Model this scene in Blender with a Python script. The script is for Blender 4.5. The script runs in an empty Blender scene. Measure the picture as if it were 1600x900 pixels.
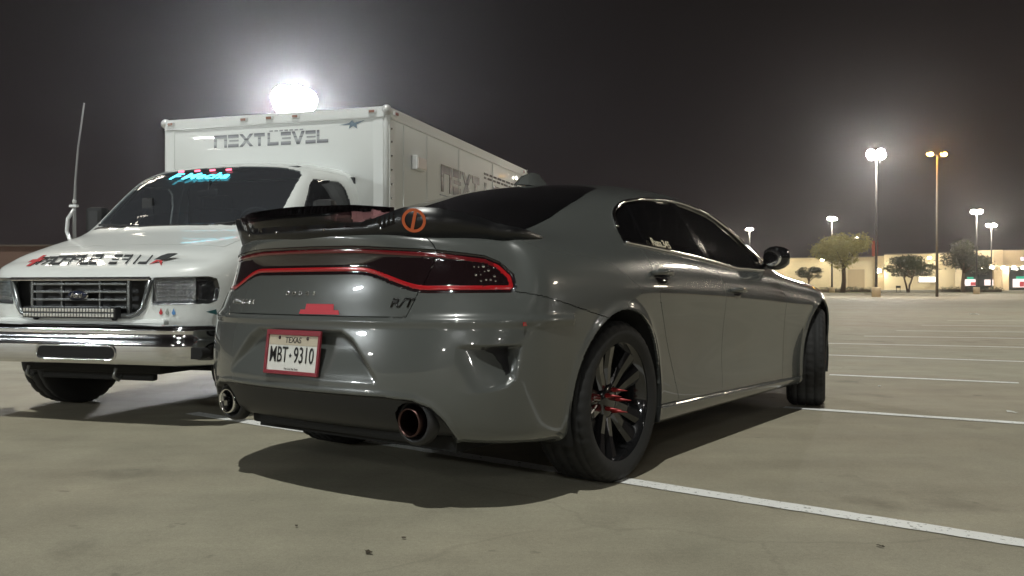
import bpy, bmesh, math, random
import numpy as np
from mathutils import Vector, Matrix

# ------------------------------------------------------------------ camera, sky, sun, exposure
scene = bpy.context.scene
CAM_H = 0.864
cam = bpy.data.cameras.new('camera'); cam.sensor_width = 36.0; cam.lens = 36.0*1360.4/1600.0
cam.clip_start = 0.05; cam.clip_end = 3000
cam_o = bpy.data.objects.new('camera', cam); scene.collection.objects.link(cam_o)
cam_o.location = (0, 0, CAM_H); cam_o.rotation_euler = (math.radians(90-0.046), 0, 0)
scene.camera = cam_o

world = bpy.data.worlds.new('World'); scene.world = world; world.use_nodes = True
def build_sky():
    nt = world.node_tree; nt.nodes.clear()
    out = nt.nodes.new('ShaderNodeOutputWorld'); bg = nt.nodes.new('ShaderNodeBackground')
    tc = nt.nodes.new('ShaderNodeTexCoord'); sep = nt.nodes.new('ShaderNodeSeparateXYZ')
    nt.links.new(tc.outputs['Generated'], sep.inputs[0])
    ramp = nt.nodes.new('ShaderNodeValToRGB')          # light-polluted night cloud: paler and warmer low down
    r = ramp.color_ramp
    r.elements[0].position = 0.0; r.elements[0].color = (.030, .0235, .0228, 1)
    r.elements[1].position = .60; r.elements[1].color = (.0045, .0035, .0032, 1)
    e = r.elements.new(.06); e.color = (.0225, .0178, .0172, 1)
    e = r.elements.new(.16); e.color = (.0135, .0106, .0102, 1)
    e = r.elements.new(.32); e.color = (.0070, .0055, .0051, 1)
    nt.links.new(sep.outputs['Z'], ramp.inputs[0])
    noi = nt.nodes.new('ShaderNodeTexNoise'); noi.inputs['Scale'].default_value = 2.2; noi.inputs['Detail'].default_value = 3
    nt.links.new(tc.outputs['Generated'], noi.inputs['Vector'])
    mr = nt.nodes.new('ShaderNodeMapRange'); mr.inputs['From Min'].default_value = .3; mr.inputs['From Max'].default_value = .7
    mr.inputs['To Min'].default_value = .82; mr.inputs['To Max'].default_value = 1.18
    nt.links.new(noi.outputs['Fac'], mr.inputs['Value'])
    nt.links.new(ramp.outputs['Color'], bg.inputs['Color']); nt.links.new(mr.outputs['Result'], bg.inputs['Strength'])
    nt.links.new(bg.outputs[0], out.inputs[0])
build_sky()

SUN_FROM = Vector((-.12, -.44, 1.0)).normalized()        # the flood mast above and behind the camera
sun = bpy.data.lights.new('sun', 'SUN'); sun.energy = 2.1; sun.angle = math.radians(.8); sun.color = (.985, 1.0, .935)
sun_o = bpy.data.objects.new('sun', sun); scene.collection.objects.link(sun_o)
sun_o.location = (-3, -9, 22); sun_o.rotation_euler = SUN_FROM.to_track_quat('Z', 'Y').to_euler()

vs = scene.view_settings
vs.view_transform = 'Standard'; vs.look = 'None'; vs.exposure = 0.0; vs.gamma = 1.0; vs.use_curve_mapping = False
scene.cycles.max_bounces = 6; scene.cycles.glossy_bounces = 4; scene.cycles.diffuse_bounces = 3; scene.cycles.transparent_max_bounces = 12
scene.cycles.use_denoising = True; scene.cycles.sample_clamp_indirect = 6.0

# ------------------------------------------------------------------ helpers
rng = random.Random(7)
COL = scene.collection
MATS = {}
def mat(name, color, rough=.5, metal=0., coat=0., spec=.5, emit=None, estr=0., var=0., vscale=8., bump=0., bscale=60., rvar=0.):
    if name in MATS: return MATS[name]
    m = bpy.data.materials.new(name); m.use_nodes = True; nt = m.node_tree
    b = nt.nodes['Principled BSDF']
    b.inputs['Base Color'].default_value = (*color, 1); b.inputs['Roughness'].default_value = rough
    b.inputs['Metallic'].default_value = metal; b.inputs['Coat Weight'].default_value = coat
    b.inputs['Coat Roughness'].default_value = .03; b.inputs['Specular IOR Level'].default_value = spec
    if emit: b.inputs['Emission Color'].default_value = (*emit, 1); b.inputs['Emission Strength'].default_value = estr
    if var or bump or rvar:
        tc = nt.nodes.new('ShaderNodeTexCoord'); n = nt.nodes.new('ShaderNodeTexNoise')
        n.inputs['Scale'].default_value = vscale; n.inputs['Detail'].default_value = 6
        nt.links.new(tc.outputs['Object'], n.inputs['Vector'])
        if var:
            mx = nt.nodes.new('ShaderNodeMix'); mx.data_type = 'RGBA'
            mx.inputs['A'].default_value = tuple(c*(1-var) for c in color)+(1,)
            mx.inputs['B'].default_value = tuple(min(1, c*(1+var)) for c in color)+(1,)
            nt.links.new(n.outputs['Fac'], mx.inputs['Factor']); nt.links.new(mx.outputs['Result'], b.inputs['Base Color'])
        if rvar:
            r = nt.nodes.new('ShaderNodeMapRange'); r.inputs['To Min'].default_value = max(0, rough-rvar); r.inputs['To Max'].default_value = min(1, rough+rvar)
            nt.links.new(n.outputs['Fac'], r.inputs['Value']); nt.links.new(r.outputs['Result'], b.inputs['Roughness'])
        if bump:
            n2 = nt.nodes.new('ShaderNodeTexNoise'); n2.inputs['Scale'].default_value = bscale; n2.inputs['Detail'].default_value = 4
            nt.links.new(tc.outputs['Object'], n2.inputs['Vector'])
            bp = nt.nodes.new('ShaderNodeBump'); bp.inputs['Strength'].default_value = bump; bp.inputs['Distance'].default_value = .02
            nt.links.new(n2.outputs['Fac'], bp.inputs['Height']); nt.links.new(bp.outputs[0], b.inputs['Normal'])
    MATS[name] = m; return m

def glass_mat(name, tint, veil=0.):
    """tinted pane: mostly see-through, mirror-like by Fresnel"""
    if name in MATS: return MATS[name]
    m = bpy.data.materials.new(name); m.use_nodes = True; nt = m.node_tree; nt.nodes.clear()
    o = nt.nodes.new('ShaderNodeOutputMaterial'); t = nt.nodes.new('ShaderNodeBsdfTransparent'); g = nt.nodes.new('ShaderNodeBsdfGlossy')
    t.inputs[0].default_value = (*tint, 1); g.inputs['Roughness'].default_value = .02
    f = nt.nodes.new('ShaderNodeFresnel'); f.inputs['IOR'].default_value = 1.5
    mx = nt.nodes.new('ShaderNodeMixShader')
    nt.links.new(f.outputs[0], mx.inputs[0]); nt.links.new(t.outputs[0], mx.inputs[1]); nt.links.new(g.outputs[0], mx.inputs[2])
    last = mx
    if veil:  # pale veil mixed in to lighten the pane
        d = nt.nodes.new('ShaderNodeBsdfDiffuse'); d.inputs[0].default_value = (.38, .40, .45, 1); m2 = nt.nodes.new('ShaderNodeMixShader'); m2.inputs[0].default_value = veil
        nt.links.new(mx.outputs[0], m2.inputs[1]); nt.links.new(d.outputs[0], m2.inputs[2]); last = m2
    nt.links.new(last.outputs[0], o.inputs[0]); MATS[name] = m; return m

def link(o, parent=None):
    COL.objects.link(o)
    if parent is not None: o.parent = parent
    return o
def tag(o, label=None, cat=None, group=None, kind=None):
    if label: o['label'] = label
    if cat: o['category'] = cat
    if group: o['group'] = group
    if kind: o['kind'] = kind
    return o
def root(name, label, cat, loc=(0, 0, 0), rz=0., group=None):
    o = bpy.data.objects.new(name, None); o.location = loc; o.rotation_euler = (0, 0, rz); o.empty_display_size = .2
    link(o); return tag(o, label, cat, group)

def fast_mesh(name, V, T, m, parent=None, smooth=True):
    """V (n,3) float, T (k,3) or (k,4) int"""
    V = np.ascontiguousarray(V, dtype=np.float32); T = np.ascontiguousarray(T, dtype=np.int32)
    me = bpy.data.meshes.new(name); k, w = T.shape
    me.vertices.add(len(V)); me.vertices.foreach_set('co', V.ravel())
    me.loops.add(k*w); me.loops.foreach_set('vertex_index', T.ravel())
    me.polygons.add(k); me.polygons.foreach_set('loop_start', np.arange(0, k*w, w, dtype=np.int32))
    if smooth: me.polygons.foreach_set('use_smooth', np.ones(k, dtype=bool))
    me.update(calc_edges=True); me.validate()
    if m: me.materials.append(m)
    return link(bpy.data.objects.new(name, me), parent)

class MB:
    """collects simple shapes; build() links them as one mesh object"""
    def __init__(s): s.v = []; s.f = []; s.sm = []
    def add(s, V, F, smooth=False, M=None):
        o = len(s.v)
        for p in V:
            p = Vector(p)
            s.v.append(tuple(M @ p) if M is not None else tuple(p))
        for f in F: s.f.append(tuple(i+o for i in f)); s.sm.append(smooth)
        return s
    def box(s, c, d, bev=0., M=None, seg=2):
        bm = bmesh.new(); bmesh.ops.create_cube(bm, size=1)
        for v in bm.verts: v.co = Vector((v.co.x*d[0]+c[0], v.co.y*d[1]+c[1], v.co.z*d[2]+c[2]))
        if bev: bmesh.ops.bevel(bm, geom=bm.edges[:], offset=bev, segments=seg, profile=.6, affect='EDGES')
        bm.verts.index_update(); V = [v.co.copy() for v in bm.verts]; F = [[v.index for v in f.verts] for f in bm.faces]; bm.free()
        return s.add(V, F, False, M)
    def bar(s, a, b, w, h=None, up=(0, 0, 1), bev=0.):
        a, b = Vector(a), Vector(b); h = h or w; x = (b-a); L = x.length; x = x/L
        up = Vector(up)
        if abs(x.dot(up)) > .98: up = Vector((0, 1, 0))
        y = up.cross(x).normalized(); z = x.cross(y)
        M = Matrix((x, y, z)).transposed().to_4x4(); M.translation = (a+b)/2
        return s.box((0, 0, 0), (L, w, h), bev, M)
    def tube(s, pts, r, n=8, closed=False, cap=True):
        pts = [Vector(p) for p in pts]; k = len(pts); V = []; F = []
        rs = r if isinstance(r, (list, tuple)) else [r]*k
        pu = None
        for i, p in enumerate(pts):
            if closed: t = pts[(i+1) % k]-pts[i-1]
            else: t = pts[min(i+1, k-1)]-pts[max(i-1, 0)]
            t = t.normalized()
            if pu is None:
                pu = Vector((0, 0, 1)) if abs(t.z) < .9 else Vector((1, 0, 0))
            pu = (pu-t*pu.dot(t)).normalized(); w = t.cross(pu)
            for j in range(n):
                a = 2*math.pi*j/n; V.append(p+(pu*math.cos(a)+w*math.sin(a))*rs[i])
        for i in range(k if closed else k-1):
            for j in range(n):
                F.append((i*n+j, i*n+(j+1) % n, ((i+1) % k)*n+(j+1) % n, ((i+1) % k)*n+j))
        if cap and not closed: F.append(tuple(range(n))[::-1]); F.append(tuple((k-1)*n+j for j in range(n)))
        return s.add(V, F, True)
    def lathe(s, prof, n=48, M=None, closed=False):
        """prof (radius, height) about local z"""
        V = []; F = []; k = len(prof)
        for (r, h) in prof:
            for j in range(n): a = 2*math.pi*j/n; V.append((r*math.cos(a), r*math.sin(a), h))
        for i in range(k if closed else k-1):
            i2 = (i+1) % k
            for j in range(n): F.append((i*n+j, i*n+(j+1) % n, i2*n+(j+1) % n, i2*n+j))
        return s.add(V, F, True, M)
    def prism(s, poly, h0, h1, M=None):
        n = len(poly); V = [(p[0], p[1], h0) for p in poly]+[(p[0], p[1], h1) for p in poly]
        F = [tuple(range(n))[::-1], tuple(range(n, 2*n))]+[(i, (i+1) % n, n+(i+1) % n, n+i) for i in range(n)]
        return s.add(V, F, False, M)
    def ball(s, c, r, n=12, M=None):
        V = []; F = []; k = n//2
        for i in range(k+1):
            t = math.pi*i/k
            for j in range(n): a = 2*math.pi*j/n; V.append((c[0]+r[0]*math.sin(t)*math.cos(a), c[1]+r[1]*math.sin(t)*math.sin(a), c[2]+r[2]*math.cos(t)))
        for i in range(k):
            for j in range(n): F.append((i*n+j, (i+1)*n+j, (i+1)*n+(j+1) % n, i*n+(j+1) % n))
        return s.add(V, F, True, M)
    def build(s, name, m, parent=None, recalc=True):
        me = bpy.data.meshes.new(name); me.from_pydata(s.v, [], s.f); me.polygons.foreach_set('use_smooth', s.sm)
        if recalc:
            bm = bmesh.new(); bm.from_mesh(me); bmesh.ops.remove_doubles(bm, verts=bm.verts[:], dist=1e-6)
            bmesh.ops.recalc_face_normals(bm, faces=bm.faces[:]); bm.to_mesh(me); bm.free()
        me.materials.append(m); me.update()
        return link(bpy.data.objects.new(name, me), parent)

def frame(o, x, y):
    """4x4 whose local x,y axes are the given vectors, at o"""
    x = Vector(x).normalized(); y = Vector(y); z = x.cross(y).normalized(); y = z.cross(x)
    M = Matrix((x, y, z)).transposed().to_4x4(); M.translation = Vector(o); return M
def text_obj(name, txt, M, h, m, parent, sx=1.0, depth=.002, shear=0., align='CENTER', bold=0.):
    c = bpy.data.curves.new(name, 'FONT'); c.body = txt; c.size = 1.0; c.align_x = align; c.align_y = 'CENTER'; c.shear = shear
    c.resolution_u = 3; c.offset = bold
    t = bpy.data.objects.new('tmp', c); COL.objects.link(t)
    dg = bpy.context.evaluated_depsgraph_get(); me = bpy.data.meshes.new_from_object(t.evaluated_get(dg))
    bpy.data.objects.remove(t); bpy.data.curves.remove(c)
    bm = bmesh.new(); bm.from_mesh(me)
    ex = bmesh.ops.extrude_face_region(bm, geom=bm.faces[:])
    k = h/.72
    for v in bm.verts: v.co = Vector((v.co.x*k*sx, v.co.y*k, 0))
    for g in ex['geom']:
        if isinstance(g, bmesh.types.BMVert): g.co.z += depth
    bmesh.ops.recalc_face_normals(bm, faces=bm.faces[:])
    bmesh.ops.transform(bm, matrix=M, verts=bm.verts[:]); bm.to_mesh(me); bm.free()
    me.name = name; me.materials.clear(); me.materials.append(m)
    return link(bpy.data.objects.new(name, me), parent)

# ------------------------------------------------------------------ smooth sheets cut into panels
class Surf:
    """uniform cubic B-spline sheet; u = 0 and the last v lie on the mirror plane y = 0"""
    def __init__(s, C, open_end=False):
        nu, nv, _ = C.shape; m = np.array([1, -1, 1.])
        P = np.zeros((nu+2, nv+2, 3)); P[1:-1, 1:-1] = C
        P[0, 1:-1] = C[1]*m; P[-1, 1:-1] = 2*C[-1]-C[-2] if open_end else C[-2]*m
        P[:, 0] = 2*P[:, 1]-P[:, 2]; P[:, -1] = P[:, -3]*m
        s.P = P; s.nu = nu; s.nv = nv
    def __call__(s, u, v):
        def bs(t, n):
            i = np.clip(np.floor(t).astype(int), 0, n-2); f = t-i
            return i, [(1-f)**3/6, (3*f**3-6*f*f+4)/6, (-3*f**3+3*f*f+3*f+1)/6, f**3/6]
        i, a = bs(u, s.nu); j, b = bs(v, s.nv); R = np.zeros(u.shape+(3,))
        for p in range(4):
            for q in range(4): R += (a[p]*b[q])[..., None]*s.P[i+p, j+q]
        return R
    def normal(s, u, v):
        e = 1e-3
        a = s(np.clip(u+e, 0, s.nu-1), v)-s(np.clip(u-e, 0, s.nu-1), v); b = s(u, np.clip(v+e, 0, s.nv-1))-s(u, np.clip(v-e, 0, s.nv-1))
        n = np.cross(a, b); return n/(np.linalg.norm(n, axis=-1, keepdims=True)+1e-12)

def sd_poly(x, y, poly, r=0.):
    """signed distance to a polygon, negative inside; r rounds the corners outwards"""
    d = np.full(x.shape, 1e9); sgn = np.ones(x.shape); n = len(poly)
    for i in range(n):
        ax, ay = poly[i]; bx, by = poly[i-1]; ex, ey = bx-ax, by-ay; wx, wy = x-ax, y-ay
        t = np.clip((wx*ex+wy*ey)/(ex*ex+ey*ey+1e-18), 0, 1)
        d = np.minimum(d, (wx-ex*t)**2+(wy-ey*t)**2)
        c1 = y >= ay; c2 = y < by; c3 = ex*wy > ey*wx
        sgn = np.where((c1 & c2 & c3) | (~c1 & ~c2 & ~c3), -sgn, sgn)
    return sgn*np.sqrt(d)-r
def sst(a, b, x):
    t = np.clip((x-a)/(b-a), 0, 1); return t*t*(3-2*t)

class Sheet:
    def __init__(s, S, hs, nv, arc_v):
        """hs: list of (u0,u1,step in metres); columns follow the arc length measured along v = arc_v"""
        s.S = S
        uu = np.linspace(0, S.nu-1, 4000); L = S(uu, np.full_like(uu, arc_v))
        s.au = uu; s.al = np.concatenate([[0], np.cumsum(np.linalg.norm(np.diff(L, axis=0), axis=1))])
        cols = [0.]
        while cols[-1] < s.al[-1]-1e-6:
            u = np.interp(cols[-1], s.al, uu); h = next((q for a, b, q in hs if a <= u <= b), .02)
            cols.append(cols[-1]+h)
        cols[-1] = s.al[-1]
        us = np.interp(cols, s.al, uu); vs_ = np.linspace(0, S.nv-1, nv)
        s.U, s.V = np.meshgrid(us, vs_, indexing='ij'); s.snapped = np.zeros(s.U.shape, bool); s.edge = np.zeros(s.U.shape, bool)
        s.update()
    def arc(s, u): return np.interp(u, s.au, s.al)
    def update(s): s.P = s.S(s.U, s.V); s.s = s.arc(s.U)
    def snap(s, g):
        G = g(s.P, s.s, s.U, s.V); gu = np.gradient(G, axis=0); gv = np.gradient(G, axis=1); q = gu*gu+gv*gv+1e-14
        a = -G/q*gu; b = -G/q*gv
        ok = (np.abs(a) < .52) & (np.abs(b) < .52) & ~s.snapped
        a[0] = 0; a[-1] = 0; b[:, 0] = 0; b[:, -1] = 0
        dU = np.where(a > 0, np.diff(s.U, axis=0, append=s.U[-1:]), np.diff(s.U, axis=0, prepend=s.U[:1]))
        dV = np.where(b > 0, np.diff(s.V, axis=1, append=s.V[:, -1:]), np.diff(s.V, axis=1, prepend=s.V[:, :1]))
        s.U = np.where(ok, s.U+a*dU, s.U); s.V = np.where(ok, s.V+b*dV, s.V); s.snapped |= ok; s.update()
    def finish(s, disp=None, outward=None):
        n = s.S.normal(s.U, s.V); i, j = outward[0]
        if n[i, j] @ np.array(outward[1]) < 0: n = -n; s.flip = True
        else: s.flip = False
        s.N = n; s.Q = s.P.copy()
        if disp is not None: s.Q = s.Q+disp(s.P, s.s, s.U, s.V, n)
        nu, nv = s.U.shape; I = np.arange(nu*nv).reshape(nu, nv)
        a, b, c, d = I[:-1, :-1].ravel(), I[1:, :-1].ravel(), I[1:, 1:].ravel(), I[:-1, 1:].ravel()
        sn = s.snapped.ravel(); alt = (sn[b] & sn[d]) & ~(sn[a] & sn[c])
        T = np.concatenate([np.where(alt[:, None], np.stack([a, b, d], 1), np.stack([a, b, c], 1)), np.where(alt[:, None], np.stack([b, c, d], 1), np.stack([a, c, d], 1))])
        if s.flip: T = T[:, ::-1]
        s.T = T; s.C = s.P.reshape(-1, 3)[T].mean(1); s.Cs = s.s.ravel()[T].mean(1); s.Cu = s.U.ravel()[T].mean(1); s.Cv = s.V.ravel()[T].mean(1)
    def part(s, name, mask, m, parent, side=1, inset=.002, flange=.012, lift=0.):
        """side: 1 as built, -1 mirrored, 0 both halves welded"""
        T = s.T[mask]
        if not len(T): return None
        ids, inv = np.unique(T, return_inverse=True); T = inv.reshape(-1, 3); V = s.Q.reshape(-1, 3)[ids]; N = s.N.reshape(-1, 3)[ids]
        V = V+N*lift; mir = np.array([1, -1, 1.])
        if side == -1: V = V*mir; N = N*mir; T = T[:, ::-1]
        if side == 0:
            n = len(V); on = np.abs(V[:, 1]) < 1e-5; mp = np.where(on, np.arange(n), np.arange(n)+n)
            T = np.concatenate([T, mp[T][:, ::-1]]); V = np.concatenate([V, V*mir]); N = np.concatenate([N, N*mir])
            ids, inv = np.unique(T, return_inverse=True); T = inv.reshape(-1, 3); V = V[ids]; N = N[ids]
        if flange:
            E = np.concatenate([T[:, [0, 1]], T[:, [1, 2]], T[:, [2, 0]]]); O = np.concatenate([T[:, 2], T[:, 0], T[:, 1]])
            key = np.sort(E, 1); k = key[:, 0].astype(np.int64)*len(V)+key[:, 1]; _, idx, cnt = np.unique(k, return_index=True, return_counts=True)
            bi = idx[cnt == 1]; B = E[bi]; O = O[bi]
            e = V[B[:, 1]]-V[B[:, 0]]; e /= np.linalg.norm(e, axis=1, keepdims=True)+1e-12
            w = V[O]-V[B[:, 0]]; w = w-e*(w*e).sum(1, keepdims=True); w /= np.linalg.norm(w, axis=1, keepdims=True)+1e-12
            acc = np.zeros_like(V); np.add.at(acc, B[:, 0], w); np.add.at(acc, B[:, 1], w)
            acc /= np.linalg.norm(acc, axis=1, keepdims=True)+1e-9
            bv = np.unique(B); V = V.copy(); V[bv] += acc[bv]*inset
            mp = np.zeros(len(V), int); mp[bv] = np.arange(len(bv))
            top = V[bv]; bot = V[bv]-N[bv]*flange; n0 = len(V); V = np.concatenate([V, top, bot])
            a, b = mp[B[:, 0]]+n0, mp[B[:, 1]]+n0; nb = len(bv)
            T = np.concatenate([T, np.stack([b, a, a+nb], 1), np.stack([b, a+nb, b+nb], 1)])
        return fast_mesh(name, V, T, m, parent)
    def at(s, f):
        """sheet point nearest to where f (a cost over the grid) is least: position and outward normal"""
        c = f(s.P, s.s); k = np.unravel_index(np.argmin(c), c.shape); return Vector(s.Q[k]), Vector(s.N[k])

# ------------------------------------------------------------------ control nets of the two vehicle bodies
def car_net():
    # side stations: x -> 15 (y,z)
    S={
    -.62:[(.80,.25),(.885,.26),(.902,.34),(.918,.46),(.927,.60),(.932,.72),(.928,.83),(.905,.93),(.865,1.01),(.80,1.06),(.74,1.078),(.68,1.085),(.60,1.09),(.3,1.095),(0,1.10)],
    -.30:[(.80,.22),(.895,.225),(.912,.31),(.925,.45),(.938,.60),(.950,.72),(.948,.83),(.928,.93),(.885,1.01),(.830,1.06),(.775,1.095),(.72,1.13),(.67,1.155),(.35,1.185),(0,1.195)],
    .0:[(.80,.20),(.90,.205),(.918,.30),(.928,.45),(.945,.60),(.957,.73),(.957,.83),(.940,.925),(.900,1.005),(.852,1.055),(.79,1.115),(.715,1.195),(.63,1.262),(.33,1.295),(0,1.30)],
    .40:[(.80,.19),(.895,.20),(.910,.29),(.912,.45),(.920,.60),(.936,.73),(.942,.83),(.930,.925),(.892,1.01),(.850,1.06),(.80,1.135),(.735,1.245),(.655,1.338),(.36,1.40),(0,1.415)],
    .80:[(.80,.19),(.890,.20),(.905,.285),(.895,.45),(.902,.60),(.920,.73),(.927,.83),(.917,.92),(.885,.995),(.845,1.04),(.79,1.145),(.725,1.275),(.64,1.385),(.36,1.445),(0,1.458)],
    1.2:[(.80,.19),(.890,.20),(.903,.28),(.890,.45),(.896,.60),(.912,.72),(.920,.82),(.912,.90),(.882,.968),(.845,1.01),(.79,1.12),(.72,1.27),(.64,1.395),(.36,1.462),(0,1.475)],
    1.6:[(.80,.19),(.890,.20),(.903,.275),(.889,.44),(.895,.59),(.910,.71),(.917,.81),(.908,.885),(.880,.945),(.845,.985),(.79,1.095),(.72,1.235),(.645,1.362),(.36,1.435),(0,1.452)],
    2.0:[(.80,.19),(.890,.20),(.903,.27),(.893,.43),(.899,.58),(.912,.70),(.917,.80),(.907,.872),(.880,.928),(.845,.965),(.80,1.04),(.745,1.15),(.68,1.235),(.4,1.32),(0,1.345)],
    2.4:[(.80,.19),(.893,.20),(.905,.27),(.903,.42),(.910,.57),(.920,.69),(.922,.785),(.907,.86),(.872,.915),(.838,.948),(.80,.98),(.76,1.02),(.70,1.06),(.4,1.12),(0,1.14)],
    2.75:[(.80,.19),(.900,.20),(.912,.27),(.918,.41),(.927,.56),(.937,.69),(.938,.78),(.915,.855),(.86,.905),(.80,.93),(.72,.945),(.65,.96),(.55,.98),(.3,1.0),(0,1.0)],
    3.05:[(.80,.19),(.905,.20),(.915,.27),(.925,.41),(.937,.56),(.946,.68),(.944,.77),(.915,.84),(.85,.885),(.78,.91),(.70,.925),(.62,.94),(.52,.955),(.3,.97),(0,.975)],
    3.35:[(.78,.19),(.865,.20),(.878,.27),(.882,.41),(.890,.55),(.896,.66),(.892,.75),(.865,.82),(.83,.86),(.76,.88),(.68,.895),(.6,.91),(.5,.92),(.3,.935),(0,.94)],
    3.6:[(.72,.19),(.780,.20),(.80,.27),(.81,.40),(.82,.53),(.825,.64),(.81,.72),(.785,.785),(.79,.82),(.72,.84),(.64,.855),(.56,.87),(.46,.88),(.3,.895),(0,.90)],
    }
    xs=sorted(S); nrow=15
    cols=[]
    # rear columns
    prof=np.array([(-.90,.275),(-.985,.285),(-1.045,.35),(-1.078,.46),(-1.066,.60),(-1.042,.73),(-1.018,.83),(-1.008,.93),(-1.018,1.02),(-1.034,1.072),(-1.005,1.088)])
    plan=[(0,0),(.007,.2),(.026,.4),(.064,.57),(.125,.71),(.205,.815),(.30,.885)]
    A=np.array(S[-.62])
    for k,(dx,yy) in enumerate(plan):
        t=(k/len(plan))**2.2
        c=np.zeros((nrow,3))
        for j in range(11):
            xr,zr=prof[j]; full=-.62-xr
            z=zr*(1-t)+A[j][1]*t
            # scale the plan to this row: width and reach
            c[j]=(xr+dx*full/.44*(1,1,1,1,1,1.03,1.3,1.42,1.45,1.42,1.4)[j], yy*A[j][0]/.935*(1,1,1,1,1,1,.985,.975,.972,.97,.97)[j], z)
        p9=c[9]; pc=np.array([-.98+.045*k,0,1.092])
        for j in range(10,15):
            w=(j-9)/5; c[j]=p9*(1-w)+pc*w; c[j,2]=p9[2]+(1.094-p9[2])*min(1,w*2)
        cols.append(c)
    for x in list(np.arange(-.62,3.61,.2)):
        r=np.stack([np.interp(x,xs,[S[q][j][0] for q in xs]) for j in range(nrow)]); z=np.stack([np.interp(x,xs,[S[q][j][1] for q in xs]) for j in range(nrow)])
        cols.append(np.stack([np.full(nrow,x),r,z],1))
    # front columns
    M=np.array(S[3.6])
    for k,(dx,yy) in enumerate([(.14,.76),(.25,.64),(.33,.45),(.37,.24),(.385,0)]):
        c=np.zeros((nrow,3))
        for j in range(nrow):
            g=1 if j<8 else max(0,1-(j-7)/7.)
            c[j]=(3.6+dx*g*(1-.1*max(0,j-5)*.3),yy*M[j][0]/.9,M[j][1]-.05*(k/4)*(j>6))
        cols.append(c)
    C=np.array(cols); C[:,:,1]*=-1   # right-hand side
    C[0,:,1]=0; C[-1,:,1]=0; C[:,-1,1]=0
    return C

def van_net():
    S={
    .30:[(.80,.50),(.90,.51),(.922,.62),(.930,.74),(.930,.85),(.926,.925),(.912,.985),(.880,1.04),(.81,1.08),(.62,1.10),(.32,1.108),(0,1.11)],
    .65:[(.80,.46),(.90,.47),(.925,.60),(.935,.75),(.935,.90),(.930,1.0),(.915,1.09),(.882,1.15),(.81,1.195),(.62,1.212),(.32,1.217),(0,1.22)],
    .90:[(.80,.44),(.90,.45),(.925,.60),(.935,.78),(.935,.95),(.930,1.06),(.917,1.15),(.885,1.215),(.82,1.26),(.64,1.285),(.33,1.295),(0,1.30)],
    1.02:[(.80,.44),(.90,.45),(.925,.60),(.935,.78),(.935,.97),(.930,1.09),(.920,1.18),(.895,1.255),(.84,1.315),(.72,1.358),(.36,1.38),(0,1.39)],
    1.25:[(.80,.44),(.90,.45),(.925,.60),(.935,.80),(.935,1.0),(.932,1.12),(.924,1.22),(.897,1.38),(.838,1.53),(.72,1.585),(.36,1.61),(0,1.618)],
    1.50:[(.80,.44),(.90,.45),(.925,.60),(.935,.80),(.935,1.0),(.932,1.14),(.924,1.24),(.895,1.46),(.835,1.715),(.72,1.795),(.36,1.83),(0,1.84)],
    1.75:[(.80,.44),(.90,.45),(.925,.60),(.935,.80),(.935,1.0),(.932,1.14),(.924,1.24),(.895,1.48),(.838,1.765),(.72,1.858),(.36,1.893),(0,1.902)],
    2.25:[(.80,.44),(.90,.45),(.925,.60),(.935,.80),(.935,1.0),(.932,1.14),(.924,1.24),(.895,1.49),(.838,1.785),(.72,1.88),(.36,1.915),(0,1.925)],
    }
    xs=sorted(S); nrow=12; cols=[]
    prof=[(.09,.55),(.03,.555),(.0,.64),(0,.75),(0,.85),(.005,.92),(.028,.966),(.07,.994)]
    plan=[(0,0),(.002,.25),(.010,.46),(.035,.63),(.085,.77),(.165,.87)]
    A=S[.30]
    for k,(dx,yy) in enumerate(plan):
        t=(k/len(plan))**2; c=np.zeros((nrow,3))
        for j in range(8):
            xr,zr=prof[j]; c[j]=(xr+dx*(.3-xr)/.3,yy*A[j][0]/.93,zr*(1-t)+A[j][1]*t)
        p=c[7].copy(); pc=np.array([.20+.017*k,0,1.062+.008*k])
        for j in range(8,nrow):
            w=(j-7)/4; c[j]=p*(1-w)+pc*w
        cols.append(c)
    for x in np.arange(.30,2.2501,.15):
        cols.append(np.stack([np.full(nrow,x),[np.interp(x,xs,[S[q][j][0] for q in xs]) for j in range(nrow)],[np.interp(x,xs,[S[q][j][1] for q in xs]) for j in range(nrow)]],1))
    C=np.array(cols); C[0,:,1]=0; C[:,-1,1]=0
    C[:,:,0]*=-1
    return C

# ------------------------------------------------------------------ the lot
def W(px, d, z=0.):
    """a place seen at column px of the photograph, d metres ahead"""
    return Vector(((px-800)/1360.4*d, d, z))
def G(px, py):
    d = CAM_H*1360.4/(py-449.); return Vector(((px-800)/1360.4*d, d, 0))

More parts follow.
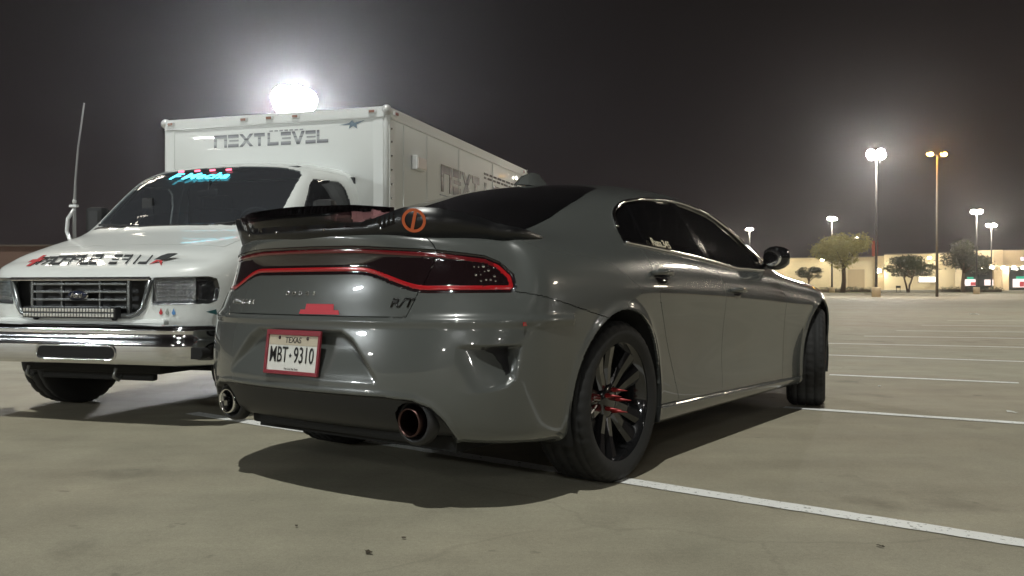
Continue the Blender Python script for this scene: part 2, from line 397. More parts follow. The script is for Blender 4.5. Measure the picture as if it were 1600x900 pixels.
def concrete_mat():
    m = bpy.data.materials.new('lot_concrete'); m.use_nodes = True; nt = m.node_tree; b = nt.nodes['Principled BSDF']; L = nt.links.new
    tc = nt.nodes.new('ShaderNodeTexCoord')
    def noise(sc, det=5, rough=.55, vec=None):
        n = nt.nodes.new('ShaderNodeTexNoise'); n.inputs['Scale'].default_value = sc; n.inputs['Detail'].default_value = det; n.inputs['Roughness'].default_value = rough
        L(vec or tc.outputs['Object'], n.inputs['Vector']); return n.outputs['Fac']
    def mul(col, fac, lo, hi, f0=.3, f1=.7):
        r = nt.nodes.new('ShaderNodeMapRange'); r.inputs['From Min'].default_value = f0; r.inputs['From Max'].default_value = f1; r.inputs['To Min'].default_value = lo; r.inputs['To Max'].default_value = hi
        L(fac, r.inputs['Value']); x = nt.nodes.new('ShaderNodeMix'); x.data_type = 'RGBA'; x.blend_type = 'MULTIPLY'; x.inputs['Factor'].default_value = 1
        L(col, x.inputs['A']); cmb = nt.nodes.new('ShaderNodeCombineColor')
        for k in range(3): L(r.outputs['Result'], cmb.inputs[k])
        L(cmb.outputs[0], x.inputs['B']); return x.outputs['Result']
    base = nt.nodes.new('ShaderNodeMix'); base.data_type = 'RGBA'; base.inputs['A'].default_value = (.305, .283, .210, 1); base.inputs['B'].default_value = (.392, .366, .278, 1)
    L(noise(.35, 8, .6), base.inputs['Factor']); br = nt.nodes.new('ShaderNodeMix'); br.data_type = 'RGBA'; br.inputs['B'].default_value = (.30, .242, .172, 1); rr_ = nt.nodes.new('ShaderNodeMapRange'); rr_.inputs['From Min'].default_value = .42; rr_.inputs['From Max'].default_value = .68; rr_.inputs['To Max'].default_value = .75; L(noise(.16, 6, .6), rr_.inputs['Value']); L(rr_.outputs[0], br.inputs['Factor']); L(base.outputs['Result'], br.inputs['A']); c = br.outputs['Result']
    c = mul(c, noise(2.3, 7, .65), .84, 1.10)
    c = mul(c, noise(190, 3, .7), .80, 1.16)
    c = mul(c, noise(55, 4, .75), .87, 1.10)
    mp = nt.nodes.new('ShaderNodeMapping'); mp.inputs['Rotation'].default_value = (0, 0, .62); mp.inputs['Scale'].default_value = (.25, 3.2, 1); L(tc.outputs['Object'], mp.inputs['Vector'])
    c = mul(c, noise(1.1, 6, .6, mp.outputs[0]), .90, 1.05)          # tyre-polished drive lanes
    st = noise(.9, 5, .6); c = mul(c, st, 1.0, .60, .60, .72)        # oil and drip stains
    dr = noise(5.5, 3, .5); c = mul(c, dr, 1.0, .62, .69, .75)
    vo = nt.nodes.new('ShaderNodeTexVoronoi'); vo.feature = 'DISTANCE_TO_EDGE'; vo.inputs['Scale'].default_value = .22
    wv = nt.nodes.new('ShaderNodeTexNoise'); wv.inputs['Scale'].default_value = 1.6; wv.inputs['Detail'].default_value = 6; L(tc.outputs['Object'], wv.inputs['Vector'])
    ad = nt.nodes.new('ShaderNodeVectorMath'); ad.operation = 'MULTIPLY_ADD'; ad.inputs[1].default_value = (.5, .5, 0); L(wv.outputs['Color'], ad.inputs[0]); L(tc.outputs['Object'], ad.inputs[2]); L(ad.outputs[0], vo.inputs['Vector'])
    c = mul(c, vo.outputs['Distance'], .90, 1.0, .0008, .003)       # hairline cracks
    L(c, b.inputs['Base Color'])
    r = nt.nodes.new('ShaderNodeMapRange'); r.inputs['To Min'].default_value = .55; r.inputs['To Max'].default_value = .85; L(noise(1.3), r.inputs['Value']); L(r.outputs[0], b.inputs['Roughness'])
    bp = nt.nodes.new('ShaderNodeBump'); bp.inputs['Strength'].default_value = .35; bp.inputs['Distance'].default_value = .004; L(noise(150, 4, .7), bp.inputs['Height']); L(bp.outputs[0], b.inputs['Normal'])
    return m
ground = MB().add([(-900, -500, 0), (900, -500, 0), (900, 1400, 0), (-900, 1400, 0)], [(0, 1, 2, 3)]).build('ground', concrete_mat(), recalc=False)
tag(ground, 'worn pale concrete of the parking lot', 'ground', kind='structure')

def paint_mat():
    m = mat('line_paint', (.82, .82, .79), .6, var=.10, vscale=3.0); nt = m.node_tree
    b = nt.nodes['Principled BSDF']; tc = nt.nodes.new('ShaderNodeTexCoord'); n = nt.nodes.new('ShaderNodeTexNoise'); n.inputs['Scale'].default_value = 42; n.inputs['Detail'].default_value = 7; n.inputs['Roughness'].default_value = .7
    nt.links.new(tc.outputs['Object'], n.inputs['Vector'])
    r = nt.nodes.new('ShaderNodeMapRange'); r.inputs['From Min'].default_value = .33; r.inputs['From Max'].default_value = .42; nt.links.new(n.outputs['Fac'], r.inputs['Value']); nt.links.new(r.outputs[0], b.inputs['Alpha'])
    return m
PAINT = paint_mat()
def stripe(a, b, w=.10):
    d = (b-a).normalized(); n = Vector((-d.y, d.x, 0))*w/2; L = (b-a).length; k = max(2, int(L/.06)); V = []; F = []
    jit = random.Random(int(L*1000))
    for i in range(k+1):
        p = a+(b-a)*(i/k)
        V += [p+n*(1+jit.uniform(-.07, .07))+Vector((0, 0, .004)), p-n*(1+jit.uniform(-.07, .07))+Vector((0, 0, .004))]
        if i: F.append((2*i-2, 2*i-1, 2*i+1, 2*i))
    return MB().add(V, F).build('parking_line', PAINT, ground, recalc=False)
for (x0, y0, x1, y1, w) in [(300, 646, 1600, 850, .105), (1225, 637, 1690, 668, .10), (1296, 586, 1592, 599, .10), (1160, 550.5, 1760, 571, .10), (1180, 534.5, 1760, 546.5, .10), (1350, 525.5, 1760, 531.5, .10),
                            (1400, 517, 1760, 521, .10), (1440, 508.5, 1740, 511, .10), (1480, 501, 1740, 502.5, .10)]:
    a, b = G(x0, y0), G(x1, y1); e = (b-a).normalized()
    stripe(a, b+e*(.6 if x1 == 1600 else 0), w)

def leafy(name, label, p, size, col, seed):
    r = random.Random(seed); V = []; n = 9
    for i in range(n):
        a = 2*math.pi*i/n; q = size*r.uniform(.55, 1.15); V.append((q*math.cos(a), .45*q*math.sin(a), .006+r.uniform(0, size*.28)))
    o = MB().add(V+[(0, 0, .004+size*.1)], [(i, (i+1) % n, n) for i in range(n)]).build(name, col)
    o.location = p; o.rotation_euler = (0, 0, r.uniform(0, 6)); return tag(o, label, 'litter', 'scraps of litter on the concrete')
DARKLEAF = mat('dead_leaf', (.045, .035, .02), .7); PAPER = mat('paper_scrap', (.6, .6, .57), .8)
for i, (px, py, sz, mm, lb) in enumerate([(575, 866, .022, DARKLEAF, 'larger dark dead leaf lying in the foreground concrete'), (631, 843, .014, DARKLEAF, 'small dead leaf between car shadow and foreground leaf'), (1376, 856, .016, DARKLEAF, 'dark leaf beside the nearest white stripe'),
        (1584, 646, .045, PAPER, 'pale paper scrap beyond the second white stripe'), (1375, 605, .035, PAPER, 'tiny pale scrap past the front wheel'), (463, 824, .012, DARKLEAF, 'tiny brown leaf left in the foreground'), (1522, 492, .16, PAPER, 'white paper scrap far out on the empty lot')]):
    leafy('paper_scrap' if mm is PAPER else 'dead_leaf', lb, G(px, py), sz, mm, 20+i)

# ------------------------------------------------------------------ lamps
POLE = mat('pole_paint', (.055, .05, .048), .5, metal=.4); HOUSE = mat('lamp_housing', (.12, .12, .12), .45, metal=.3)
def glow(name, col, st):
    m = bpy.data.materials.new(name); m.use_nodes = True; nt = m.node_tree; nt.nodes.clear()
    o = nt.nodes.new('ShaderNodeOutputMaterial'); e = nt.nodes.new('ShaderNodeEmission'); e.inputs[0].default_value = (*col, 1); e.inputs[1].default_value = st
    nt.links.new(e.outputs[0], o.inputs[0]); return m
def lamp(label, loc, h, col, strength, heads=4, reach=.75, size=.62, rz=.4, base=True, polemat=None, tall=.34, group=None):
    pm = polemat or POLE
    r = root('street_lamp', label, 'street lamp', (loc[0], loc[1], loc[2] if len(loc) > 2 else 0), rz, group)
    MB().tube([(0, 0, .5 if base else 0), (0, 0, h-.1)], [.13, .075], 10).build('pole', pm, r)
    if base:
        MB().lathe([(0, 0), (.38, 0), (.38, .82), (.35, .88), (0, .88)], 20).build('concrete_base', mat('lamp_base_concrete', (.55, .43, .27), .8, var=.15), r)
    gm = glow('lamp_glow', col, strength)
    for k in range(heads):
        a = 2*math.pi*k/heads; c, s_ = math.cos(a), math.sin(a); M = Matrix.Rotation(a, 4, 'Z')
        arm = MB(); arm.bar((0, 0, h-.12), (c*(reach-.2), s_*(reach-.2), h-.02), .06); arm.build('arm', pm, r)
        hd = MB(); hd.box((reach, 0, h+.10), (size*.92, size*.70, .16), .04, M); ho = hd.build('lamp_head', HOUSE, r)
        le = MB(); le.ball((reach, 0, h+.02), (size*.52, size*.42, size*tall), 14, M); le.build('lamp_lens', gm, ho)
    return r
WHITE = (1.0, .90, .76)
lamp('glaring lamp cluster rising behind the white box truck', W(458, 34)[:2], 8.15, (.97, .97, 1.0), 760, 5, .42, .95, .2, tall=.52)
lamp('tall lamp post with pale concrete base beyond the sedan', W(1369, 78)[:2], 12.75, (1.0, .94, .85), 520, 4, .55, .80, .3, tall=.50)
lamp('orange sodium lamp with two heads, right of tall lamp post', W(1464, 80)[:2], 13.1, (1.0, .40, .045), 300, 2, .65, .55, .05, base=False, polemat=mat('sodium_pole', (.09, .07, .045), .6))
lamp('small far lamp above the pale green tree', W(1300, 120)[:2], 10.3, WHITE, 380, 4, .40, .62, .3)
lamp('far lamp above the large dark tree, upper of a pair', W(1526, 110)[:2], 10.4, WHITE, 380, 4, .5, .68, .3)
lamp('far lamp right of the large dark tree, lower of a pair', W(1549, 134)[:2], 10.4, WHITE, 380, 4, .5, .68, .1)
lamp('faint far lamp just above the sedan door mirror', W(1171, 140)[:2], 10.2, WHITE, 380, 3, .3, .55, .3)
lamp('tiny far lamp glimpsed through the pale green tree top', W(1337, 152)[:2], 9.6, WHITE, 40, 2, .3, .5, .3)
# the same lot goes on behind and beside the camera
lamp('lot lamp out of sight left of the van', (-11.5, 16.5), 10.5, WHITE, 40, 4, .75, .7)
lamp('lot lamp out of sight far off to the left', (-35, -11), 10.0, (.93, 1.0, 1.0), 800, 4, .75, .8)
lamp('lot lamp out of sight straight behind the camera', (-3, -21), 10.0, (.97, 1.0, .98), 220, 4, .75, .7)
for i_, (x_, y_) in enumerate(((-62, -30), (-20, -62), (8, -58), (40, -50), (70, -20), (78, 14))):
    lamp(('lot lamp out of sight, leftmost of the far row', 'lot lamp out of sight, second of the far row', 'lot lamp out of sight, third of the far row', 'lot lamp out of sight, fourth of the far row', 'lot lamp out of sight, fifth of the far row', 'lot lamp out of sight, last of the far row')[i_], (x_, y_), 10.2, (1.0, .97, .90), 230, 4, .75, .8, group='lot lamps behind the camera')
lamp('lot lamp out of sight behind the camera, right one', (14, -11.5), 10.0, (1.0, .97, .90), 30, 4, .75, .7)
lamp('lot lamp out of sight ahead to the right', (21.3, 23.6), 10.2, (1.0, .90, .74), 130, 4, .75, .7)
lamp('lot lamp out of sight to the right of the sedan', (31, 9.5), 10.2, (1.0, .88, .70), 80, 4, .75, .7)
lamp('lot lamp out of sight far right of the sedan', (49, 37), 10.2, (1.0, .86, .68), 120, 4, .75, .7)

# ------------------------------------------------------------------ far side of the lot: planting strip and shops
GRASS = mat('dry_grass', (.10, .095, .035), .9, var=.35, vscale=3.); KERB = mat('kerb_concrete', (.42, .38, .31), .8, var=.1)
def slab(name, pts, z0, z1, m):
    n = len(pts); V = [(p.x, p.y, z0) for p in pts]+[(p.x, p.y, z1) for p in pts]
    o = MB().add(V, [tuple(range(n, 2*n))]+[(i, (i+1) % n, n+(i+1) % n, n+i) for i in range(n)]).build(name, m); return tag(o, kind='structure')
slab('kerb', [W(1120, 104), W(1350, 102.5), W(1392, 112.5), W(1700, 108.5), W(1700, 109), W(1390, 113), W(1350, 103), W(1120, 104.5)], 0, .17, KERB)
slab('grass_strip', [W(1120, 104.5), W(1350, 103), W(1390, 113), W(1700, 109), W(1720, 125), W(1120, 138)], 0, .15, GRASS)
slab('pavement', [W(1100, 138), W(1720, 125), W(1760, 210), W(1080, 230)], 0, .42, mat('pavement_concrete', (.40, .37, .31), .85, var=.1))

STUCCO = mat('stucco_cream', (.66, .56, .36), .85, var=.07, vscale=.6); STUCCO2 = mat('stucco_tan_shaded', (.42, .33, .20), .85, var=.08, vscale=.6)  # tan is the door's; on recessed and turned walls it paints shade
STONE = mat('pier_stucco', (.58, .46, .29), .85, var=.06, vscale=.6); COPING = mat('coping_metal', (.16, .13, .10), .5); DKGLASS = mat('shop_glass', (.02, .025, .02), .08)
shop = root('store_building', 'long cream stucco store across the lot with lit shopfront', 'store', tuple(W(1440, 142, .42)))
sl = shop.location
def block(name, px0, px1, d0, d1, z1, m, z0=.42, depth=14., par=None):
    a, b = W(px0, d0), W(px1, d1); n = Vector((-(b-a).y, (b-a).x, 0)).normalized()
    if n.y < 0: n = -n
    P = [a, b, b+n*depth, a+n*depth]
    V = [Vector((p.x, p.y, z0))-sl for p in P]+[Vector((p.x, p.y, z1))-sl for p in P]
    return MB().add(V, [(0, 1, 5, 4), (1, 2, 6, 5), (2, 3, 7, 6), (3, 0, 4, 7), (4, 5, 6, 7), (3, 2, 1, 0)]).build(name, m, par or shop)
def zt(y, d): return CAM_H+(449-y)/1360.4*d
block('wall', 1150, 1366, 160, 150, zt(403.5, 155), STUCCO); block('coping', 1149, 1366.5, 159.7, 149.7, zt(402.2, 155), COPING, z0=zt(403.5, 155)+.01)
block('wall', 1366, 1381.5, 148.5, 148, zt(400, 148), STUCCO2)
block('wall', 1381.5, 1492, 147, 140, zt(397, 143), STUCCO); block('coping', 1381, 1492, 146.7, 139.7, zt(395.5, 143), COPING, z0=zt(397, 143)+.01)
block('wall', 1492, 1504, 139.5, 139, zt(396, 139), STUCCO)
block('pier', 1553, 1567, 134.5, 134, zt(390.5, 134), STONE); block('wall', 1567.2, 1760, 134.6, 128, zt(390.5, 132), STUCCO2, z0=zt(415, 132))
block('wall', 1504.2, 1552.8, 139.2, 135.5, zt(391.5, 137), STUCCO, z0=zt(415, 137))
block('coping', 1504, 1760, 138.9, 127.7, zt(389.3, 132), COPING, z0=zt(390.4, 132))
block('column', 1566.5, 1576.5, 131.5, 131.2, zt(416, 131), STONE, depth=.8)
block('canopy', 1500, 1760, 132.5, 124, zt(413.5, 130), STONE, z0=zt(416, 130), depth=6)
block('shop_window', 1504.3, 1552.7, 140.4, 136.7, zt(415.2, 137), DKGLASS); block('shop_window', 1577, 1760, 136.6, 130, zt(415.2, 132), DKGLASS)
block('service_door', 1325, 1351, 151.4, 150.4, zt(421, 151), STUCCO2, depth=.5)
block('band', 1381.6, 1492, 146.85, 139.85, zt(413.5, 143), STONE, z0=zt(414.5, 143), depth=.3)
DISPLAY = glow('lit_display', (1.0, .86, .82), 1.6); GREEN = glow('green_sign_glow', (.05, .6, .35), .9); REDS = glow('red_display', (.8, .12, .12), .8)
def pane(name, px0, px1, y0, y1, d, m): return block(name, px0, px1, d, d-.4, zt(y0, d), m, z0=zt(y1, d), depth=.15)
pane('lit_window', 1436, 1464, 432.5, 441, 141.6, glow('lit_window_glow', (1.0, .93, .78), 2.4)); pane('window_frame', 1434.5, 1465.5, 431.5, 442, 141.9, COPING)
pane('lit_window', 1506, 1525, 436.5, 446.5, 137.3, DISPLAY); pane('green_sign', 1511, 1521, 433, 436, 137.2, GREEN); pane('red_poster', 1516, 1524.5, 441, 446, 137.1, REDS)
pane('lit_window', 1538.5, 1552, 437, 446, 135.8, DISPLAY); pane('lit_window', 1583, 1608, 436, 449, 133.4, DISPLAY); pane('green_sign', 1588, 1601, 432, 435.8, 133.2, GREEN); pane('red_poster', 1593, 1600, 440, 448, 133, REDS)
CANL = glow('canopy_light', (1.0, .95, .82), 90)
for px in (1532, 1550, 1568, 1584, 1599, 1616, 1635):
    p = W(px, 130.5, zt(415.6, 130.5)-.25)-sl; MB().ball(p, (.32, .32, .2), 10).build('canopy_lamp', CANL, shop)
p = W(1372, 146.5, zt(423, 146.5))-sl; wp = MB().box(p+Vector((0, .25, .1)), (.7, .5, .35), .05).build('wall_lamp', HOUSE, shop)
MB().ball(p, (.5, .35, .34), 12).build('lamp_lens', glow('wall_lamp_glow', (1.0, .93, .72), 110), wp)
for px, dd in ((1222, 155), (1285, 152), (1452, 141.2)):     # the wall washers that light the facade
    p = W(px, dd-.9, 5.6)-sl; MB().ball(p, (.28, .28, .16), 10).build('eave_lamp', glow('eave_glow', (1.0, .88, .62), 170), shop)
tx = MB(); p = W(1597, 131.6, zt(404.5, 131.6))-sl
for i in range(5): tx.box(p+Vector((.62*i, -.1*i, .12*math.sin(i*2.1))), (.42, .12, .55), .05)
tx.build('sign_letters', glow('shop_sign_glow', (.95, .86, 1.0), 1.6), shop)

rs = root('roof_sign', 'small red sign on a post behind the tall lamp post', 'sign', tuple(W(1367, 162, .42)))
MB().tube([(0, 0, 0), (0, 0, 7)], .12, 8).build('post', POLE, rs); MB().box((0, 0, 7.6), (1.1, .25, 3.0), .1).build('sign_panel', glow('red_sign_glow', (.5, .11, .05), .55), rs)
sg = root('utility_sign', 'little dark sign on two legs left of the twin-trunk tree', 'sign', tuple(W(1403.5, 117, .15)))
for k in (-.25, .25): MB().bar((k, 0, 0), (k, 0, .75), .06).build('leg', POLE, sg)
MB().box((0, 0, .78), (.62, .1, .28), .02).build('sign_panel', POLE, sg)

# low brown block beyond the van on the left
lb = root('low_building', 'long low brown building in the dark beyond the van', 'building', (-62, 92, 0))
BRN = mat('brown_brick', (.20, .125, .095), .9, var=.15, vscale=.5)
MB().box((0, 6, 2.6), (46, 12, 5.2), .0).build('wall', BRN, lb); MB().box((0, 6, 5.28), (46.5, 12.5, .14), 0).build('coping', COPING, lb)
for k in range(7): MB().box((-20+k*6.4, -.04, 1.6), (2.2, .06, 1.8), 0).build('window', DKGLASS, lb)

# ------------------------------------------------------------------ trees and hedges
BARK = mat('bark', (.12, .085, .055), .9, var=.25, vscale=6.)
def leaf_mat(name, col):
    if name in MATS: return MATS[name]
    m = mat(name, col, .65, var=.45, vscale=1.1); m.node_tree.nodes['Principled BSDF'].inputs['Subsurface Weight'].default_value = 0
    return m
def crown_mesh(name, blobs, n, size, m, parent, seed):
    r = random.Random(seed); V = []; F = []; tot = sum(b[1][0]*b[1][1]*b[1][2] for b in blobs)
    for c, rad in blobs:
        for _ in range(int(n*rad[0]*rad[1]*rad[2]/tot)):
            while True:
                p = Vector((r.uniform(-1, 1), r.uniform(-1, 1), r.uniform(-1, 1)))
                if p.length < 1 and (p.length > .45 or r.random() < .3): break
            if r.random() < .16: p = p*r.uniform(1.05, 1.5)
            p = Vector((c[0]+p.x*rad[0], c[1]+p.y*rad[1], c[2]+p.z*rad[2]))
            a = Vector((r.gauss(0, 1), r.gauss(0, 1), r.gauss(0, .7))).normalized(); b = a.cross(Vector((r.gauss(0, 1), r.gauss(0, 1), r.gauss(0, 1)))).normalized()
            L = size*r.uniform(.6, 1.3); w = L*.42; i = len(V)
            V += [p-a*L*.5, p+b*w*.5+a*L*.05, p+a*L*.5, p-b*w*.5+a*L*.05]; F.append((i, i+1, i+2, i+3))
    return fast_mesh(name, np.array([tuple(v) for v in V]), np.array(F), m, parent, smooth=False)
def tree(label, loc, h, rx, rz, trunks, mat_, n, size, seed, ch=.62, lean=0.):
    r = random.Random(seed); t = root('tree', label, 'tree', loc)
    blobs = []; zc = h-rz
    for k in range(15):
        a = r.uniform(0, 6.28); q = math.sqrt(r.random())*.78; e = r.uniform(-.7, .75)
        rr = r.uniform(.28, .46)
        blobs.append(((q*rx*math.cos(a)*(1-.35*max(e, 0)), q*rx*math.sin(a), zc+e*rz*.8), (rx*rr, rx*rr, rz*rr*1.1)))
    tr = MB()
    for k in range(trunks):
        a = 2*math.pi*k/max(trunks, 1)+.4; sp = rx*.18 if trunks > 1 else 0
        p0 = Vector((.12*math.cos(a)*(trunks > 1), .12*math.sin(a), 0)); p1 = p0+Vector((math.cos(a)*sp+lean*.3, math.sin(a)*sp, zc*.55)); p2 = p1+Vector((math.cos(a)*sp*1.2+lean*.4, math.sin(a)*sp, zc*.55))
        r0 = .045*h/math.sqrt(trunks)
        tr.tube([p0, p0*.5+p1*.5+Vector((.03*h*r.uniform(-1, 1), 0, 0)), p1, p2], [r0, r0*.8, r0*.68, r0*.35], 8)
        for _ in range(5 if trunks == 1 else 3):
            b = r.choice(blobs)[0]; tr.tube([p1, (p1+Vector(b))*.5+Vector((0, 0, .15*rz)), Vector(b)], [r0*.45, r0*.3, r0*.1], 6)
    tr.build('trunk', BARK, t)
    crown_mesh('crown', blobs, n, size, mat_, t, seed+5)
    return t
tree('large pale green spreading tree left of the tall lamp post', tuple(W(1317, 112, .15)), zt(363, 112)-.15, 3.6, 2.35, 1, leaf_mat('leaf_pale', (.36, .33, .09)), 8200, .34, 3, lean=.4)
tree('small round dark tree beside the sedan bonnet', tuple(W(1264, 114, .15)), zt(416, 114)-.15, 1.55, .85, 1, leaf_mat('leaf_dark', (.045, .052, .022)), 2600, .22, 11)
tree('dark umbrella-shaped twin-trunk tree in the middle of the strip', tuple(W(1419, 116, .15)), zt(400, 116)-.15, 3.3, 1.45, 2, leaf_mat('leaf_dark', (.045, .052, .022)), 7500, .28, 21)
tree('tall dark loose-crowned tree in front of the shop entrance', tuple(W(1506, 118, .15)), zt(377, 118)-.15, 3.3, 2.3, 1, leaf_mat('leaf_brown', (.05, .05, .026)), 6800, .34, 31)
def hedge(label, px0, px1, d, h, seed):
    a, b = W(px0, d, .15), W(px1, d, .15); t = root('hedge', label, 'hedge', tuple((a+b)/2)); L = (b-a).length; r = random.Random(seed)
    k = int(L/.7); blobs = [((-L/2+L*(i+.5)/k, r.uniform(-.1, .1), h*.5), (.6, .5, h*.55*r.uniform(.8, 1.15))) for i in range(k)]
    crown_mesh('foliage', blobs, int(170*L), .2, leaf_mat('leaf_hedge', (.035, .05, .018)), t, seed)
    MB().box((0, 0, h*.3), (L*.96, .5, h*.5), .1).build('stems', BARK, t)
hedge('low clipped hedge under the pale green tree', 1246, 1362, 124, .75, 41)
hedge('low clipped hedge in front of the shop entrance', 1468, 1566, 122, .8, 42)

def gate(g, ok): return np.where(ok, g, 1.0)
used = None
def take(mask):
    """the triangles of mask that no earlier panel has claimed"""
    global used
    r = mask & ~used; used |= r; return r
CHROME = mat('chrome', (.82, .82, .82), .06, metal=1.); RUBBER = mat('tyre_rubber', (.013, .013, .013), .78, var=.2, vscale=30.); MBLK = mat('matte_black', (.006, .006, .006), .85)

# ------------------------------------------------------------------ the white box van
VA = .298
van = root('box_van', 'white box-bodied support van facing the camera behind the sedan', 'van', (-2.774, 5.564, 0), math.atan2(-math.cos(VA), -math.sin(VA)))
VWH = mat('van_white', (.80, .83, .815), .35, coat=.7, var=.02, vscale=2.); BXW = mat('box_white', (.81, .84, .835), .45, coat=.12, var=.02, vscale=1.2); ALU = mat('aluminium_trim', (.72, .73, .73), .32, metal=.35)
VGL = glass_mat('van_glass', (.62, .68, .70), .08); DGL = glass_mat('van_door_glass', (.20, .20, .22), .06); VBLK = mat('van_black_plastic', (.014, .014, .015), .5); VDK = mat('cab_interior', (.028, .03, .034), .8); CHR = mat('bumper_chrome', (.72, .73, .74), .07, metal=1., rvar=.03, vscale=5.)
LENS = mat('headlamp_bowl', (.62, .63, .64), .22, metal=1., bump=.6, bscale=45.); CLEAR = glass_mat('headlamp_lens', (.80, .82, .84), .02); SMOKE = mat('smoked_lens', (.02, .02, .022), .07, coat=1.)
VS = Surf(van_net(), True)
vv = Sheet(VS, [(0, 7, .010), (7, 40, .014)], 190, 4.0)
Xp = lambda P: -P[..., 0]
P_WS = [(.925, -.2), (.935, .3), (.975, .66), (1.02, .755), (1.08, .782), (1.46, .735), (1.50, .70), (1.515, .5), (1.50, -.2)]
P_DW = [(1.19, 1.27), (1.27, 1.41), (1.46, 1.645), (1.53, 1.695), (1.90, 1.715), (1.96, 1.68), (2.0, 1.58), (2.01, 1.27)]
P_HL = [(.560, .765), (.900, .772), (.945, .79), (.958, .86), (.945, .91), (.90, .922), (.566, .914)]
P_GR = [(-2, .672), (.40, .672), (.455, .69), (.49, .74), (.545, .90), (.530, .917), (-2, .917)]
wsv = lambda P, s, U, V: gate(sd_poly(Xp(P), P[..., 1], P_WS, .01), (U > 7) & (V > 6.6))
dwv = lambda P, s, U, V: gate(sd_poly(Xp(P), P[..., 2], P_DW, .012), (U > 10) & (V < 9.2))
hlv = lambda P, s, U, V: gate(sd_poly(s, P[..., 2], P_HL, .01), (U < 8) & (V < 7))
grv = lambda P, s, U, V: gate(sd_poly(s, P[..., 2], P_GR), (U < 6) & (V < 7))
sgv = lambda P, s, U, V: gate(s-.818, (U < 8) & (V < 7))
hov = lambda P, s, U, V: gate(np.maximum(P[..., 1]-.765, .957-P[..., 2]), (U < 11) & (V > 4.2))
cow = lambda P, s, U, V: gate(np.maximum(Xp(P)-.905-.05*(P[..., 1]/.75)**2, -5), (U > 7) & (V > 5))
dov = lambda P, s, U, V: gate(np.maximum(np.maximum(1.06-Xp(P), Xp(P)-2.10), np.maximum(.50-P[..., 2], P[..., 2]-1.80)), (U > 9) & (V < 9))
warch = lambda P, s, U, V: gate(np.hypot(Xp(P)-.82, P[..., 2]-.40)-.44, (U > 5) & (V < 6))
for g in (hlv, grv, wsv, dwv, hov, cow, dov, warch, sgv): vv.snap(g)
def van_disp(P, s, U, V, n):
    d = -.022*sst(0, .02, -hlv(P, s, U, V))-.008*sst(0, .02, -wsv(P, s, U, V))-.008*sst(0, .02, -dwv(P, s, U, V))
    a = warch(P, s, U, V); d = d+.012*np.exp(-(np.clip(a, 0, 9)/.03)**2)*(a < .5)
    h = hov(P, s, U, V); d = d+.012*sst(-.30, -.42, h)*(U > 6)       # raised centre of the hood
    return n*d[..., None]
i0 = np.abs(vv.P[:, 80, 0]+1.5).argmin(); vv.finish(van_disp, ((i0, 60), (0, 1, 0)))
A = (vv.C, vv.Cs, vv.Cu, vv.Cv); xc = -vv.C[:, 0]
used = (grv(*A) < 0) | ((warch(*A) < 0) | ((np.abs(xc-.82) < .44) & (vv.C[:, 2] < .40)))
hl = take(hlv(*A) < 0); sg_ = sgv(*A) > 0
for q in (1, -1):
    o = vv.part('headlight', hl & ~sg_, LENS, van, q, .001, .01); vv.part('turn_signal', hl & sg_, SMOKE, van, q, .001, .01); vv.part('lens', hl & ~sg_, CLEAR, o, q, .002, .0, .018)
    rb = MB(); r_ = random.Random(5)                 # reflector facets behind the lens
    for i in range(9):
        for j in range(5):
            c = np.argmin(np.abs(vv.s-(.585+i*.024))+np.abs(vv.P[..., 2]-(.80+j*.024))); p = Vector(vv.Q.reshape(-1, 3)[c]); rb.ball((p.x-.003, p.y*q, p.z), (.010, .011, .009), 6)
    rb.build('reflector', CHROME, o)
vv.part('windscreen', take(wsv(*A) < 0), VGL, van, 0, .0, .0)
w1 = take(dwv(*A) < 0); hd_ = take((hov(*A) < 0) & (cow(*A) < 0) & (vv.Cu < 12)); cw_ = take((cow(*A) < .03) & (cow(*A) >= 0) & (np.abs(vv.C[:, 1]) < .77)); d_ = take(dov(*A) < 0)
for q in (1, -1): d = vv.part('cab_door', d_, VWH, van, q); vv.part('door_window', w1, DGL, d, q, .0, .0)
vv.part('bonnet', hd_, VWH, van, 0); vv.part('cowl', cw_, VBLK, van, 0); vv.part('cab_body', ~used, VWH, van, 0)

# grille: chrome rim, dark back, bars, oval badge
gb = MB(); gb.add([(-.07, -.56, .665), (-.07, .56, .665), (-.07, .56, .925), (-.07, -.56, .925)], [(0, 1, 2, 3)]); gr = gb.build('grille', VBLK, van)
GCH = mat('grille_grey', (.22, .23, .235), .25, metal=.7)
rim_pts = [(.0, -.545, .91), (.0, -.49, .735), (.006, -.455, .70), (.01, -.40, .683), (.012, .40, .683), (.006, .455, .70), (.0, .49, .735), (.0, .545, .91)]
MB().tube([Vector(p)+Vector((-.012, 0, 0)) for p in rim_pts], .017, 8).build('grille_rim', GCH, gr)
MB().bar((-.008, -.55, .918), (-.008, .55, .918), .026, .026, bev=.008).build('grille_rim', CHR, gr)
for z in (.885, .835, .785, .735): MB().bar((-.02, -.37, z), (-.02, .37, z), .03, .016, bev=.004).build('grille_bar', GCH, gr)
for y in (-.38, -.14, .16, .38): MB().bar((-.022, y, .70), (-.022, y, .905), .026, .014 if abs(y) < .3 else .022, bev=.004).build('grille_bar', GCH, gr)
bd_ = MB(); bd_.ball((-.002, 0, .812), (.014, .082, .036), 24); bdg = bd_.build('oval_badge', CHROME, gr)
MB().ball((.004, 0, .812), (.0125, .074, .030), 24).build('badge_field', mat('badge_blue', (.02, .025, .05), .2, coat=1.), bdg)
text_obj('badge_script', 'Ford', frame((.0168, 0, .812), (0, 1, 0), (0, 0, 1)), .030, CHROME, bdg, 1.1, .002, shear=.3)
